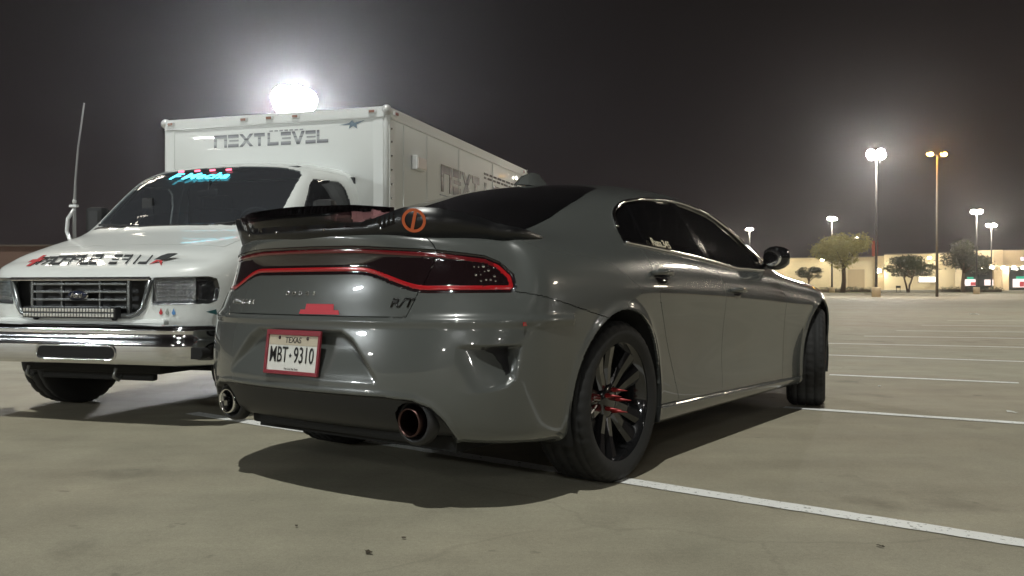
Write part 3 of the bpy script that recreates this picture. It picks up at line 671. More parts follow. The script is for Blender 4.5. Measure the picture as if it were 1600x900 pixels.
# LED bar under the grille
lbx = MB().box((.035, -.02, .705), (.055, .73, .070), .008).build('light_bar', VBLK, van)
LEDC = mat('led_reflector', (.75, .76, .76), .15, metal=.8)
for row in (-.016, .016):
    for i in range(30):
        MB().box((.064, -.02-.345+i*.0238, .705+row), (.006, .019, .024), .003).build('led_cell', LEDC, lbx) if row < 0 and i == 0 else None
cell = bpy.data.meshes.new('led_cell'); tmp = MB().box((0, 0, 0), (.006, .019, .024), .003)
cell.from_pydata(tmp.v, [], tmp.f); cell.materials.append(LEDC)
for row in (-.016, .016):
    for i in range(30):
        if row < 0 and i == 0: continue
        c = bpy.data.objects.new('led_cell', cell); c.location = (.064, -.02-.345+i*.0238, .705+row); link(c, lbx)
for y in (-.33, .29): MB().bar((0, y, .66), (.03, y, .70), .03, .02).build('bracket', VBLK, lbx)
MB().box((-.03, 0, .648), (.05, 1.30, .034), .01).build('valance', VWH, van)

# chrome bumper with rounded ends and a dark slot
bprof = [(-.02, .635), (.055, .632), (.085, .618), (.092, .598), (.080, .575), (.098, .548), (.100, .50), (.098, .42), (.086, .392), (.03, .382), (-.04, .384)]
V = []; F = []; NB = 56
for i in range(NB+1):
    y = -1.0+2.0*i/NB; e = max(0, (abs(y)-.70)/.30); back = .19*e**2.2; sq = 1-.04*e*e
    for (x, z) in bprof: V.append((x-back+.02, y, .50+(z-.50)*sq))
    if i:
        k = len(bprof); F += [((i-1)*k+j, (i-1)*k+j+1, i*k+j+1, i*k+j) for j in range(k-1)]
bmp = MB().add(V, F, True).build('front_bumper', CHR, van)
def pill(y0, y1, z0, z1, x, n=6):
    r = (z1-z0)/2.2; P = []
    for cy, cz, a0 in ((y1-r, z1-r, 0), (y0+r, z1-r, 90), (y0+r, z0+r, 180), (y1-r, z0+r, 270)):
        for k in range(n+1): a = math.radians(a0+90*k/n); P.append((cy+r*math.cos(a), cz+r*math.sin(a)))
    return P
Mf = Matrix(((0, 0, 1, 0), (1, 0, 0, 0), (0, 1, 0, 0), (0, 0, 0, 1)))
MB().prism(pill(-.20, .385, .425, .498, 0), .10, .1215, Mf).build('bumper_slot', MBLK, bmp)
rimp = pill(-.212, .397, .417, .506, 0); MB().tube([(.121, a, b) for a, b in rimp], .006, 6, closed=True).build('slot_rim', CHR, bmp)
MB().prism(pill(.80, .97, .43, .50, 0), -.06, .05, Mf).build('bumper_slot', MBLK, bmp)
MB().prism(pill(-.97, -.80, .43, .50, 0), -.06, .05, Mf).build('bumper_slot', MBLK, bmp)
# chassis and suspension seen below
ch = MB(); ch.box((-.35, 0, .42), (.5, 1.1, .22), .03); ch.box((-.82, 0, .33), (.12, 1.5, .12), .03); ch.box((-3.2, .42, .52), (5.6, .09, .18)); ch.box((-3.2, -.42, .52), (5.6, .09, .18)); ch.box((-1.5, 0, .48), (1.4, 1.5, .10)); ch.box((-.18, 0, .31), (.05, .9, .10), .02); ch.build('chassis', MBLK, van)
for y in (-.62, .62): MB().tube([(.05, y*.55, .36), (.07, y*.55, .31), (.03, y*.55, .285), (.0, y*.55, .31)], .012, 8).build('tow_hook', GCH, van)

# wheels
def van_wheels():
    R = .385; w = .125; tp = [(.20, -w+.02), (.235, -w-.004), (.30, -w-.012), (.355, -w+.004), (.372, -w+.022)]
    prof = tp+[(R, -w+.03), (R, -.05), (R-.009, -.047), (R-.009, -.038), (R, -.035), (R, .035), (R-.009, .038), (R-.009, .047), (R, .05), (R, w-.03)]+[(r, -h) for r, h in reversed(tp)]
    n = 120; V = []; F = []; k = len(prof)
    for i, (r, h) in enumerate(prof):
        for j in range(n):
            rr = r-(.008 if r >= R-.001 and (j+(i % 3)) % 5 == 0 else 0); a = 2*math.pi*j/n; V.append((rr*math.cos(a), rr*math.sin(a), h))
    for i in range(k-1):
        for j in range(n): F.append((i*n+j, i*n+(j+1) % n, (i+1)*n+(j+1) % n, (i+1)*n+j))
    t = fast_mesh('tyre', np.array(V), np.array(F), RUBBER)
    r = MB(); r.lathe([(.205, -.11), (.20, .07), (.212, .10), (.205, .112), (.19, .10), (.17, .05), (.12, .07), (.10, .11), (.06, .13), (0, .13)], 40); rim = r.build('wheel', mat('wheel_steel', (.25, .25, .25), .4, metal=.6)); t.parent = rim; return rim
vw = van_wheels(); first = True
for x, y in ((-.82, -.80), (-.82, .80), (-4.7, -.85), (-4.7, .85)):
    if first: wr = vw; first = False
    else:
        wr = vw.copy(); COL.objects.link(wr)
        for c_ in vw.children: c2 = c_.copy(); COL.objects.link(c2); c2.parent = wr
    wr.parent = van; wr.matrix_local = Matrix.Translation((x, y, .385)) @ Matrix.Rotation(math.radians(-6 if x > -2 else 0), 4, 'Z') @ Matrix.Rotation(math.radians(90 if y < 0 else -90), 4, 'X')

# cab interior
di = MB(); di.box((-1.12, 0, 1.17), (.42, 1.62, .24), .06); di.box((-1.15, .42, 1.27), (.28, .45, .10), .04); di.build('dashboard', VDK, van)
for y in (-.43, .43):
    s_ = MB(); s_.box((-1.78, y, .98), (.5, .5, .16), .05); s_.box((-2.02, y, 1.27), (.14, .48, .56), .05); s_.box((-2.03, y, 1.60), (.11, .27, .14), .04); s_.build('seat', VDK, van)
MB().tube([Vector((-1.40+.07*math.sin(a), .43+.19*math.cos(a), 1.30+.17*math.sin(a))) for a in [2*math.pi*i/28 for i in range(28)]], .014, 8, closed=True).build('steering_wheel', VDK, van)
bk = MB(); bk.box((-2.185, 0, 1.15), (.03, 1.66, 1.3)); bk.build('cab_bulkhead', mat('bulkhead_grey', (.05, .053, .058), .8), van)
MB().box((-1.8, 0, .86), (1.3, 1.7, .05)).build('cab_floor', VDK, van); MB().box((-1.85, 0, 1.815), (.55, 1.30, .02)).build('headliner', mat('headliner_grey', (.10, .105, .11), .9), van)
MB().box((-1.30, .02, 1.60), (.03, .20, .06), .02).build('rear_view_mirror', VBLK, van); MB().bar((-1.30, .02, 1.62), (-1.33, .02, 1.70), .012).build('mirror_stalk', VBLK, van)
MB().bar((-1.02, -.42, 1.33), (-1.14, -.42, 1.46), .012).build('phone_mount', VBLK, van); MB().box((-1.15, -.42, 1.49), (.02, .10, .14), .008).build('phone', VBLK, van)
MB().add([(-1.0, .02, 1.335), (-1.18, .02, 1.345), (-1.18, .20, 1.345), (-1.0, .20, 1.335)], [(0, 1, 2, 3)]).build('dash_paper', mat('paper_white', (.7, .74, .74), .8), van)
MB().tube([(-.945, -.62, 1.312), (-.93, -.45, 1.325), (-.915, -.22, 1.318)], .007, 6).build('wiper', VBLK, van); MB().bar((-1.0, -.75, 1.345), (-.945, -.16, 1.325), .010, .018).build('wiper', VBLK, van)
MB().tube([(-.92, .05, 1.312), (-.935, .30, 1.325), (-.98, .58, 1.345)], .007, 6).build('wiper', VBLK, van)

# lit script along the top of the windscreen
def ws_pt(y, x, off=.006):
    c = np.argmin(np.abs(vv.P[..., 0]+x)*1.0+np.abs(vv.P[..., 1]-abs(y))+(vv.V < 6.6)*5); p = Vector(vv.Q.reshape(-1, 3)[c]); n = Vector(vv.N.reshape(-1, 3)[c])
    if y < 0: p.y = -p.y; n.y = -n.y
    return p+n*off, n
CY = glow('cyan_neon', (.10, .78, 1.0), 4.); PK = glow('pink_neon', (1.0, .16, .25), 3.)
pc, ncn = ws_pt(-.13, 1.40, .012); pu = (Vector((.0, 0, 1))-ncn*ncn.z).normalized(); Mn = frame(pc, (0, 1, -.02), pu)
sgn = text_obj('neon_script', 'F Mecha', Mn @ Matrix.Translation((-.01, 0, 0)), .080, CY, van, 1.45, .006, shear=.40, bold=.006)
for x, y in ((-.22, .075), (-.07, .082), (.07, .085), (.22, .088)): MB().tube([Mn @ Vector((x-.025, y, 0)), Mn @ Vector((x+.02, y+.006, 0))], .008, 6).build('neon_dash', PK, sgn)

# mirrors, whip aerial
for sg in (-1, 1):
    mm = MB().box((-1.30, sg*1.04, 1.40), (.10, .17, .24), .04).build('door_mirror', VBLK, van)
    MB().tube([(-1.22, sg*.90, 1.30), (-1.27, sg*1.0, 1.36)], .02, 8).build('mirror_arm', VBLK, mm); MB().box((-1.356, sg*1.04, 1.40), (.006, .13, .20), .002).build('mirror_glass', CHROME, mm)
ae = MB(); ae.tube([(-.95, -.93, 1.20), (-.95, -.985, 1.24), (-.97, -1.03, 1.30), (-.98, -1.03, 1.40), (-1.0, -.985, 1.475)], .015, 8).build('aerial_mount', ALU, van)
MB().tube([(-1.0, -.985, 1.22), (-1.0, -.985, 1.50), (-1.0, -.975, 1.70), (-1.0, -.95, 1.95), (-1.0, -.89, 2.30)], [.014, .012, .008, .007, .006], 8).build('whip_aerial', mat('aerial_grey', (.30, .30, .30), .5), van)
MB().ball((-1.0, -.985, 1.535), (.016, .016, .024), 10).build('aerial_coil', ALU, van); MB().box((-1.0, -.99, 1.50), (.03, .07, .02), .004).build('aerial_clamp', ALU, van)

# ---- the box
BX0, BX1, BW, BZ0, BZ1 = -2.2, -6.42, 1.13, .62, 2.395
def rbox(x0, x1, hw, z0, z1, rv, rt, m, name, par, n=5):
    """box with rounded upright front corners (rv) and rounded top edge (rt)"""
    V = []; F = []
    def ringpts(ins):
        P = []; r = max(rv-ins*.6, .01); h = hw-ins; a0, a1 = x0-ins, x1+ins
        for cx, cy, st in ((a0-r, h-r, 0), (a1+r, h-r, 90), (a1+r, -h+r, 180), (a0-r, -h+r, 270)):
            for k in range(n+1): a = math.radians(st+90*k/n); P.append((cx+r*math.cos(a), cy+r*math.sin(a)))
        return P
    lev = [(z0, 0)]+[(z1-rt+rt*math.sin(math.radians(90*k/4)), rt*(1-math.cos(math.radians(90*k/4)))) for k in range(5)]
    for z, ins in lev: V += [(a, b, z) for a, b in ringpts(ins)]
    k = 4*(n+1)
    for i in range(len(lev)-1): F += [(i*k+j, i*k+(j+1) % k, (i+1)*k+(j+1) % k, (i+1)*k+j) for j in range(k)]
    mb = MB(); mb.add(V, F, True); mb.add(V, [tuple((len(lev)-1)*k+j for j in range(k)), tuple(range(k))[::-1]], False); return mb.build(name, m, par)
box = rbox(BX0, BX1, BW, BZ0, BZ1, .045, .02, BXW, 'box_body', van)
# roof rail round the top and bright corner posts
for nm_, a, b in (('roof_rail', (BX0+.004, -BW+.03, BZ1-.045), (BX0+.004, BW-.03, BZ1-.045)), ('roof_rail', (BX0-.04, BW+.006, BZ1-.05), (BX1+.04, BW+.006, BZ1-.05)), ('roof_rail', (BX0-.04, -BW-.006, BZ1-.05), (BX1+.04, -BW-.006, BZ1-.05))):
    MB().bar(a, b, .014 if 'x' else 0, .085, bev=.005).build(nm_, BXW, box)
MB().bar((BX0+.006, -BW+.03, BZ1-.092), (BX0+.006, BW-.03, BZ1-.092), .016, .010, bev=.003).build('drip_trim', ALU, box)
MB().bar((BX0-.05, BW+.010, BZ1-.098), (BX1+.02, BW+.010, BZ1-.098), .020, .012, bev=.003).build('drip_trim', ALU, box)
for sg in (-1, 1):
    MB().box((BX0-.085, sg*(BW+.002), (BZ0+BZ1)/2), (.10, .006, BZ1-BZ0-.22), .002).build('corner_post', BXW, box)
    MB().box((BX0+.002, sg*(BW-.085), (BZ0+BZ1)/2), (.006, .09, BZ1-BZ0-.22), .002).build('corner_post', BXW, box)
    MB().tube([(BX1+.013, sg*(BW-.013), BZ0), (BX1+.013, sg*(BW-.013), BZ1-.0)], .030, 12).build('corner_post', ALU, box)
    MB().ball((BX0-.02, sg*(BW-.02), BZ1-.03), (.045, .045, .045), 14).build('corner_cap', ALU, box)
    MB().ball((BX1+.02, sg*(BW-.02), BZ1-.03), (.04, .04, .05), 12).build('corner_cap', CHROME, box)
AMB = mat('amber_lens', (.30, .13, .08), .3, coat=1.); RL = mat('dull_red_lens', (.32, .10, .09), .3, coat=1.)
for y in (-1.03, -.26, 0., .26, .995): 
    mk = MB().box((BX0+.018, y, BZ1-.045), (.018, .075, .036), .006).build('marker_light', ALU, box); MB().box((BX0+.028, y, BZ1-.045), (.012, .05, .022), .005).build('marker_lens', AMB, mk)
for x in (-2.33, -6.2):
    mk = MB().box((x, BW+.016, BZ1-.05), (.09, .02, .036), .006).build('marker_light', ALU, box); MB().box((x, BW+.027, BZ1-.05), (.055, .012, .024), .005).build('marker_lens', RL, mk)
# side hatch box, rivets, seams
MB().box((-2.80, BW+.03, 1.985), (.22, .06, .13), .012).build('scene_light', ALU, box); MB().box((-2.80, BW+.062, 1.985), (.19, .010, .10), .004).build('scene_light_lens', mat('frosted_lens', (.72, .66, .62), .4), box)
for x in (-2.52, -3.05, -3.9, -5.0, -5.9): MB().bar((x, BW+.001, BZ0+.05), (x, BW+.001, BZ1-.11), .006, .012).build('panel_seam', BXW, box)
rv = bpy.data.meshes.new('rivet'); t_ = MB().ball((0, 0, 0), (.012, .008, .012), 8); rv.from_pydata(t_.v, [], t_.f); rv.materials.append(CHROME)
for z in (2.21, 2.10, 1.98, 1.86, 1.74, 1.62, 1.50):
    for y, x in ((BW+.006, -2.27),):
        c = bpy.data.objects.new('rivet', rv); c.location = (x, y, z+.0); link(c, box)

# ---- lettering
GLY = {'N': [((0, 0), (0, 1)), ((0, 1), (1, 1)), ((1, 1), (1, 0))], 'E': [((0, 0), (1, 0)), ((.12, .5), (1, .5)), ((0, 1), (1, 1))], 'X': [((0, 0), (1, 1)), ((0, 1), (1, 0))], 'T': [((0, 1), (1, 1)), ((.5, 0), (.5, 1))],
       'L': [((0, 1), (0, 0)), ((0, 0), (1, 0))], 'V': [((0, 1), (.5, 0)), ((.5, 0), (1, 1))], 'S': [((1, 1), (0, 1)), ((0, 1), (0, .5)), ((0, .5), (1, .5)), ((1, .5), (1, 0)), ((1, 0), (0, 0))], 'U': [((0, 1), (0, 0)), ((0, 0), (1, 0)), ((1, 0), (1, 1))],
       'P': [((0, 0), (0, 1)), ((0, 1), (1, 1)), ((1, 1), (1, .5)), ((1, .5), (.2, .5))], 'O': [((0, 0), (0, 1)), ((0, 1), (1, 1)), ((1, 1), (1, 0)), ((1, 0), (0, 0))], 'R': [((0, 0), (0, 1)), ((0, 1), (1, 1)), ((1, 1), (1, .5)), ((1, .5), (.2, .5)), ((.5, .5), (1, 0))],
       'I': [((.5, 0), (.5, 1))], 'F': [((0, 0), (0, 1)), ((0, 1), (1, 1)), ((.1, .5), (.9, .5))]}
def chrome_print(name, dark, light):
    m = bpy.data.materials.new(name); m.use_nodes = True; nt = m.node_tree; b = nt.nodes['Principled BSDF']; b.inputs['Roughness'].default_value = .35
    tc = nt.nodes.new('ShaderNodeTexCoord'); sp_ = nt.nodes.new('ShaderNodeSeparateXYZ'); nt.links.new(tc.outputs['Generated'], sp_.inputs[0]); r = nt.nodes.new('ShaderNodeValToRGB'); e = r.color_ramp.elements
    e[0].position = 0; e[0].color = (*dark, 1); e[1].position = 1; e[1].color = (*dark, 1)
    for p, c in ((.30, light), (.52, light), (.56, dark), (.66, light)): q = e.new(p); q.color = (*c, 1)
    nt.links.new(sp_.outputs['Z'], r.inputs[0]); nt.links.new(r.outputs[0], b.inputs['Base Color']); return m
CP = chrome_print('chrome_lettering', (.022, .022, .03), (.20, .21, .23)); CPL = chrome_print('pale_lettering', (.11, .11, .135), (.42, .44, .46))
def word(txt, M, w, h, gap, m, par, th=.20, thin=.13, sp_w=.5, mirror=False, depth=.003, shear=0.):
    x = 0
    for ch in txt:
        if ch == ' ': x += w*sp_w; continue
        mb = MB(); cw = w*(.4 if ch == 'I' else 1)
        for (a, b) in GLY[ch]:
            ax, ay, bx, by = a[0]*cw, a[1]*h, b[0]*cw, b[1]*h; horiz = abs(ay-by) < 1e-6
            t = h*th if horiz else w*thin
            if horiz and .3 < a[1] < .7: t *= .45
            ay = min(max(ay, t/2 if horiz else 0), h-t/2 if horiz else h); by = min(max(by, t/2 if horiz else 0), h-t/2 if horiz else h)
            dx, dy = bx-ax, by-ay; L = math.hypot(dx, dy); nx, ny = -dy/L*t/2, dx/L*t/2
            if not horiz: nx, ny = math.copysign(t/2, nx) if abs(dx) < 1e-6 else (t*.62 if nx > 0 else -t*.62), 0
            q = [(ax+nx, ay+ny), (ax-nx, ay-ny), (bx-nx, by-ny), (bx+nx, by+ny)]
            q = [((x+p[0]+shear*p[1])*(-1 if mirror else 1), p[1]) for p in q]; dz = depth*(1 if horiz else 1.25)
            mb.prism(q, 0, dz, M)
        mb.build('letter', m, par); x += cw+gap
    return x
Mfr = frame((BX0+.0, -.565, 2.115), (0, 1, 0), (0, 0, 1))
word('NEXT', Mfr, .108, .112, .026, CPL, box, th=.27, thin=.24); word('LEVEL', frame((BX0+.0, -.015, 2.112), (0, 1, 0), (0, 0, 1)), .098, .112, .024, CPL, box, th=.27, thin=.24)
for i in range(7): MB().box((BX0+.001, .01+i*.05, 2.238), (.004, .034, .010)).build('small_print', CPL, box)
Msd = frame((-3.44, BW+.002, 1.80), (-1, 0, 0), (0, 0, 1))
word('NEXT', Msd, .225, .265, .065, CP, box, th=.31, thin=.30); word('LEVEL', frame((-4.74, BW+.002, 1.80), (-1, 0, 0), (0, 0, 1)), .225, .235, .055, CP, box, th=.31, thin=.30)
MB().box((-4.35, BW+.003, 1.765), (1.95, .004, .008)).build('letter_outline', mat('print_blue', (.10, .14, .20), .5), box)
for rw, z in ((0, 2.135), (1, 2.09)):
    r_ = random.Random(rw); x = -4.70
    while x > -6.1:
        l_ = r_.uniform(.06, .16); MB().box((x-l_/2, BW+.003, z), (l_, .004, .022)).build('small_print', mat('print_dark', (.05, .05, .06), .5), box); x -= l_+r_.uniform(.03, .06)
# hood print, mirror-written, with red cross and stallion-like flash; small coloured drops by the lamp
def hood_pt(y, x, off=.003):
    c = np.argmin(np.abs(vv.P[..., 0]+x)+np.abs(vv.P[..., 1]-abs(y))+(vv.V < 5)*5); p = Vector(vv.Q.reshape(-1, 3)[c]); n = Vector(vv.N.reshape(-1, 3)[c])
    if y < 0: p.y = -p.y; n.y = -n.y
    return p+n*off, n
pa, na = hood_pt(-.45, .235); pb, nb_ = hood_pt(.43, .235)
xd = (pb-pa).normalized(); nn_ = (na+nb_).normalized(); up = nn_.cross(xd); Mh = frame(pb, xd, up)
if (Mh.to_3x3() @ Vector((0, 0, 1))).dot(nn_) < 0: Mh = frame(pb, xd, -up)
CPH = chrome_print('hood_lettering', (.018, .018, .022), (.085, .09, .095))
CPH.node_tree.nodes['Principled BSDF'].inputs['Roughness'].default_value = .75
for i, ch in enumerate('LIFE SUPPORT'):
    if ch == ' ': continue
    yy = .435-i*.0765; p, n = hood_pt(yy, .10, .005); q_, _n = hood_pt(yy-.03, .22, .005); q_ = Vector((q_.x, p.y, q_.z)); Mg = frame(p, (0, 1, 0), (q_-p).normalized())
    zz = (Mg.to_3x3() @ Vector((0, 0, 1))).dot(n); word(ch, Mg, .060, .150, 0, CPH, van, th=.21, thin=.15, mirror=True, depth=.003 if zz > 0 else -.003, shear=.40)
RC = mat('red_print', (.50, .03, .04), .5); p, n = hood_pt(-.50, .09, .004); xa = Vector((0, 1, 0))-n*n.y; Mg = frame(p, xa, Vector((-1, 0, 0))-n*(Vector((-1, 0, 0)).dot(n))); sd = 1 if (Mg.to_3x3() @ Vector((0, 0, 1))).dot(n) > 0 else -1
cr = MB(); cr.prism([(-.012, 0), (.022, 0), (.030, .15), (.0, .15)], 0, .002*sd, Mg); cr.prism([(-.045, .055), (.05, .06), (.058, .10), (-.04, .092)], 0, .0024*sd, Mg); cr.build('red_cross', RC, van)
p, n = hood_pt(.515, .09, .004); xa = Vector((0, 1, 0))-n*n.y; Mg = frame(p, xa, Vector((-1, 0, 0))-n*(Vector((-1, 0, 0)).dot(n)))
DK = mat('print_charcoal', (.03, .034, .038), .7)
fl = MB(); fl.prism([(-.05, .07), (.03, .075), (.075, .15), (.05, .155), (.0, .15), (-.03, .12)], 0, .002*sd, Mg); fl.build('hood_mark', DK, van)
fl = MB(); fl.prism([(-.045, .01), (.0, .05), (.05, .0), (.02, .06), (-.03, .065)], 0, .0024*sd, Mg); fl.build('hood_mark', RC, van)
def face_pt(s, z, off=.003):
    c = np.argmin(np.abs(vv.s-s)+np.abs(vv.P[..., 2]-z)+(vv.V > 6)*5); return Vector(vv.Q.reshape(-1, 3)[c])+Vector(vv.N.reshape(-1, 3)[c])*off, Vector(vv.N.reshape(-1, 3)[c])
for s_, m_ in ((.610, RC), (.650, mat('print_grey', (.33, .36, .33), .5)), (.688, mat('print_sky', (.10, .28, .60), .5))):
    p, n = face_pt(s_, .712); M_ = frame(p, Vector((0, 1, 0))-n*n.y, Vector((0, 0, 1))); MB().prism([(0, .024), (.006, .008), (.012, -.004), (.008, -.015), (0, -.018), (-.008, -.015), (-.012, -.004), (-.006, .008)], 0, .0015, M_).build('drop_print', m_, van)
p, n = face_pt(.93, .705); M_ = frame(p, Vector((-.5, 1, 0))-n*n.y, Vector((0, 0, 1))); MB().prism([(-.06, .01), (.0, .018), (.06, .03), (.02, .0), (.05, -.03), (.0, -.008), (-.02, -.004)], 0, .002, M_).build('teal_print', mat('print_teal', (.03, .13, .14), .5), van)
p = Vector((BX0+.002, .80, 2.255)); M_ = frame(p, (0, 1, 0), (0, 0, 1)); MB().prism([(-.12, .0), (-.03, .012), (.0, .035), (.02, .012), (.12, .03), (.04, -.005), (.05, -.04), (.01, -.015), (-.03, -.035), (-.02, -.004)], 0, .002, M_).build('blue_print', mat('print_slate', (.16, .22, .28), .5), box)

# ------------------------------------------------------------------ the grey sedan
CAR_YAW = .6201
car = root('parked_sedan', 'grey four-door sedan parked tail first in the foreground, black spoiler', 'car', (-.2725, 4.4024, 0), math.pi/2-CAR_YAW)
BODY = mat('grey_paint', (.086, .092, .088), .26, coat=1.0, var=.03, vscale=900.)
GBLK = mat('gloss_black', (.006, .006, .007), .06, coat=.5); SBLK = mat('satin_black', (.012, .012, .013), .42); MBLK = mat('matte_black', (.006, .006, .006), .85)
CHROME = mat('chrome', (.82, .82, .82), .06, metal=1.); TINT = mat('tinted_glass', (.004, .004, .0045), .015, spec=.6); RUBBER = mat('tyre_rubber', (.013, .013, .013), .78, var=.2, vscale=30.)
REDL = mat('red_lens', (.40, .012, .016), .18, coat=1.); REDU = mat('shaded_red_lens', (.13, .008, .011), .15, coat=1.); LAMPK = mat('lamp_smoked', (.012, .006, .007), .05, coat=1.); RIMK = mat('rim_black', (.012, .012, .013), .16, metal=.3, coat=1.)  # the darker red lens paints shade onto the strip's top
REDM = mat('red_anodised', (.26, .014, .014), .35, metal=.3); SILV = mat('badge_silver', (.6, .6, .6), .2, metal=1.); BADGEK = mat('badge_black', (.01, .01, .01), .3)

CS = Surf(car_net())
cs = Sheet(CS, [(0, 8.2, .0075), (8.2, 20, .011), (20, 27, .017), (27, 40, .03)], 270, 6.5)
P_LAMP = [(-1, .928)]+[(.30+.30*i/14, .928-.073*(i/14)**2*(3-2*i/14)) for i in range(15)]+[(.925, .857), (.938, .868), (.93, .91), (.89, .952), (.84, .975), (.664, .996), (.3, 1.015), (-1, 1.022)]
P_TRUNK = [(-2, .75), (.526, .75), (.564, .842), (.664, 1.006), (.664, 1.3), (-2, 1.3)]
P_DIFF = [(-2, .0), (-2, .447), (.45, .447), (.58, .438), (.655, .41), (.705, .36), (.745, .29), (.765, .0)]
P_VENT = [(.74, .641), (.985, .638), (.975, .520), (.955, .495), (.90, .482), (.80, .470), (.70, .52)]
P_VENT_SHADE = [(.845, .637), (.980, .635), (.973, .535), (.962, .530), (.945, .575), (.905, .617)]
P_PLATE = [(-2, .683), (.235, .683), (.29, .655), (.42, .52), (.43, .50), (-2, .50)]
P_DLO0 = [(.200, 1.074), (.232, 1.15), (.285, 1.222), (.42, 1.280), (.60, 1.313), (.80, 1.334), (1.13, 1.346), (1.36, 1.332), (1.60, 1.297), (1.80, 1.225), (1.97, 1.135), (2.115, 1.030), (2.06, .975), (1.55, .979), (1.0, 1.025)]
def catmull(pts, k):
    out = []
    for i in range(len(pts)-1):
        p0, p1, p2, p3 = [np.array(q) for q in (pts[max(i-1, 0)], pts[i], pts[i+1], pts[min(i+2, len(pts)-1)])]
        for j in range(k):
            t = j/k; out.append(tuple(.5*((2*p1)+(p2-p0)*t+(2*p0-5*p1+4*p2-p3)*t*t+(3*p1-p0-3*p2+p3)*t**3)))
    return out+[pts[-1]]
P_DLO = [P_DLO0[0]]+catmull(P_DLO0[1:12], 4)+P_DLO0[12:]
lampd = lambda P, s, U, V: gate(sd_poly(s, P[..., 2], P_LAMP, .012), (U < 8.6) & (V < 9.7))
trunkd = lambda P, s, U, V: gate(sd_poly(s, P[..., 2], P_TRUNK), (U < 8) & (V < 9.45))
diffd = lambda P, s, U, V: gate(sd_poly(s, P[..., 2], P_DIFF), (U < 8) & (V < 5.5))
ventd = lambda P, s, U, V: gate(sd_poly(s, P[..., 2], P_VENT, .006), (U < 9) & (V < 7))
platd = lambda P, s, U, V: gate(sd_poly(s, P[..., 2], P_PLATE, .012), (U < 8) & (V < 7))
side = lambda U, V: (U > 6.2) & (U < 31) & (V < 12.4)
dlod = lambda P, s, U, V: gate(sd_poly(P[..., 0], P[..., 2], P_DLO), side(U, V) & (V > 7.5))
def archd(P, s, U, V):
    a = np.minimum(np.hypot(P[..., 0], P[..., 2]-.358)-.408, np.hypot(P[..., 0]-3.052, P[..., 2]-.358)-.408)
    return gate(a, side(U, V) & (V < 8.5))
bumpd = lambda P, s, U, V: gate(P[..., 2]-(.850-.217*(P[..., 0]+.70)), (U > 5.0) & (P[..., 0] < -.15) & (V < 8.5))
skirtd = lambda P, s, U, V: gate(P[..., 2]-(.300-.018*P[..., 0]), side(U, V) & (P[..., 0] > .2) & (P[..., 0] < 2.8) & (V < 4.5))
def linex(P, pts): return P[..., 0]-np.interp(P[..., 2], [q[1] for q in pts], [q[0] for q in pts])
L_REAR = [(.70, .20), (.66, .30), (.585, .45), (.47, .63), (.37, .80), (.335, .95), (.32, 1.09)]
L_MID = [(1.245, .20), (1.25, .70), (1.24, .85), (1.18, 1.02), (1.10, 1.36)]
L_FRONT = [(2.26, .20), (2.28, .60), (2.275, .80), (2.18, .97)]
dr = lambda P, s, U, V: gate(linex(P, L_REAR), side(U, V) & (V < 9.6)); dm = lambda P, s, U, V: gate(linex(P, L_MID), side(U, V) & (V < 9.6)); df = lambda P, s, U, V: gate(linex(P, L_FRONT), side(U, V) & (V < 9.6))
P_RGLASS = [(-.50, -.1), (-.50, .70), (-.46, .715), (-.19, .68), (.15, .61), (.50, .515), (.54, .47), (.56, -.1)]
P_WIND = [(1.74, -.1), (1.72, .5), (1.78, .575), (2.05, .655), (2.40, .72), (2.47, .66), (2.56, -.1)]
rgd = lambda P, s, U, V: gate(sd_poly(P[..., 0], -P[..., 1], P_RGLASS), (V > 9.9) & (U > 7))
wsd = lambda P, s, U, V: gate(sd_poly(P[..., 0], -P[..., 1], P_WIND), (V > 9.6) & (U > 7))
hoodd = lambda P, s, U, V: gate(np.maximum(-P[..., 1]-.77, 2.52-P[..., 0]), (V > 8.5) & (U > 20))
for g in (lampd, lambda *a: lampd(*a)+.012, lambda *a: lampd(*a)+.028, trunkd, archd, dlod, diffd, ventd, lambda P, s, U, V: gate(sd_poly(s, P[..., 2], P_VENT_SHADE), (U < 9) & (V < 7)), rgd, bumpd, skirtd, dr, dm, df, wsd, hoodd): cs.snap(g)
def car_disp(P, s, U, V, n):
    a = archd(P, s, U, V); d = .009*np.exp(-(np.clip(a, 0, 9)/.028)**2)*(a < .5)
    q = ventd(P, s, U, V); d = d-.075*np.clip((s-.735)/.24, 0, 1)**1.1*np.clip((P[..., 2]-.468)/.165, 0, 1)**.9*sst(0, .008, -q)
    f = diffd(P, s, U, V); d = d-.020*sst(-.002, .012, -f)+.005*np.exp(-((f-.010)/.012)**2)*(f > -.002)*(f < .5)
    p = platd(P, s, U, V); d = d-.036*sst(.0, .022, -p)*sst(.47, .64, P[..., 2])
    l = lampd(P, s, U, V); d = d-.006*sst(0, .006, -l)+.003*sst(.011, .014, -l)*sst(-.030, -.026, l)*(l > -.032)
    g = dlod(P, s, U, V); d = d-.007*sst(0, .008, -g)
    # the crease that runs forward from the rear haunch and the soft bumper ledge
    cz = .865-.045*P[..., 0]; d = d+.006*np.exp(-((P[..., 2]-cz)/.05)**2)*((U > 9) & (U < 25))*sst(9, 12, U)*(V < 8.5)
    d = d+.010*np.exp(-((P[..., 2]-.735)/.018)**2)*(U < 8)*(V < 7)*sst(.0, .02, trunkd(P, s, U, V))
    k = skirtd(P, s, U, V); d = d+.009*sst(-.004, .022, -k)*(k < .5)
    return n*d[..., None]
i0 = np.abs(cs.P[:, 100, 0]-1.0).argmin(); cs.finish(car_disp, ((i0, 100), (0, -1, 0)))
C, Cs_, Cu, Cv = cs.C, cs.Cs, cs.Cu, cs.Cv; A = (C, Cs_, Cu, Cv)
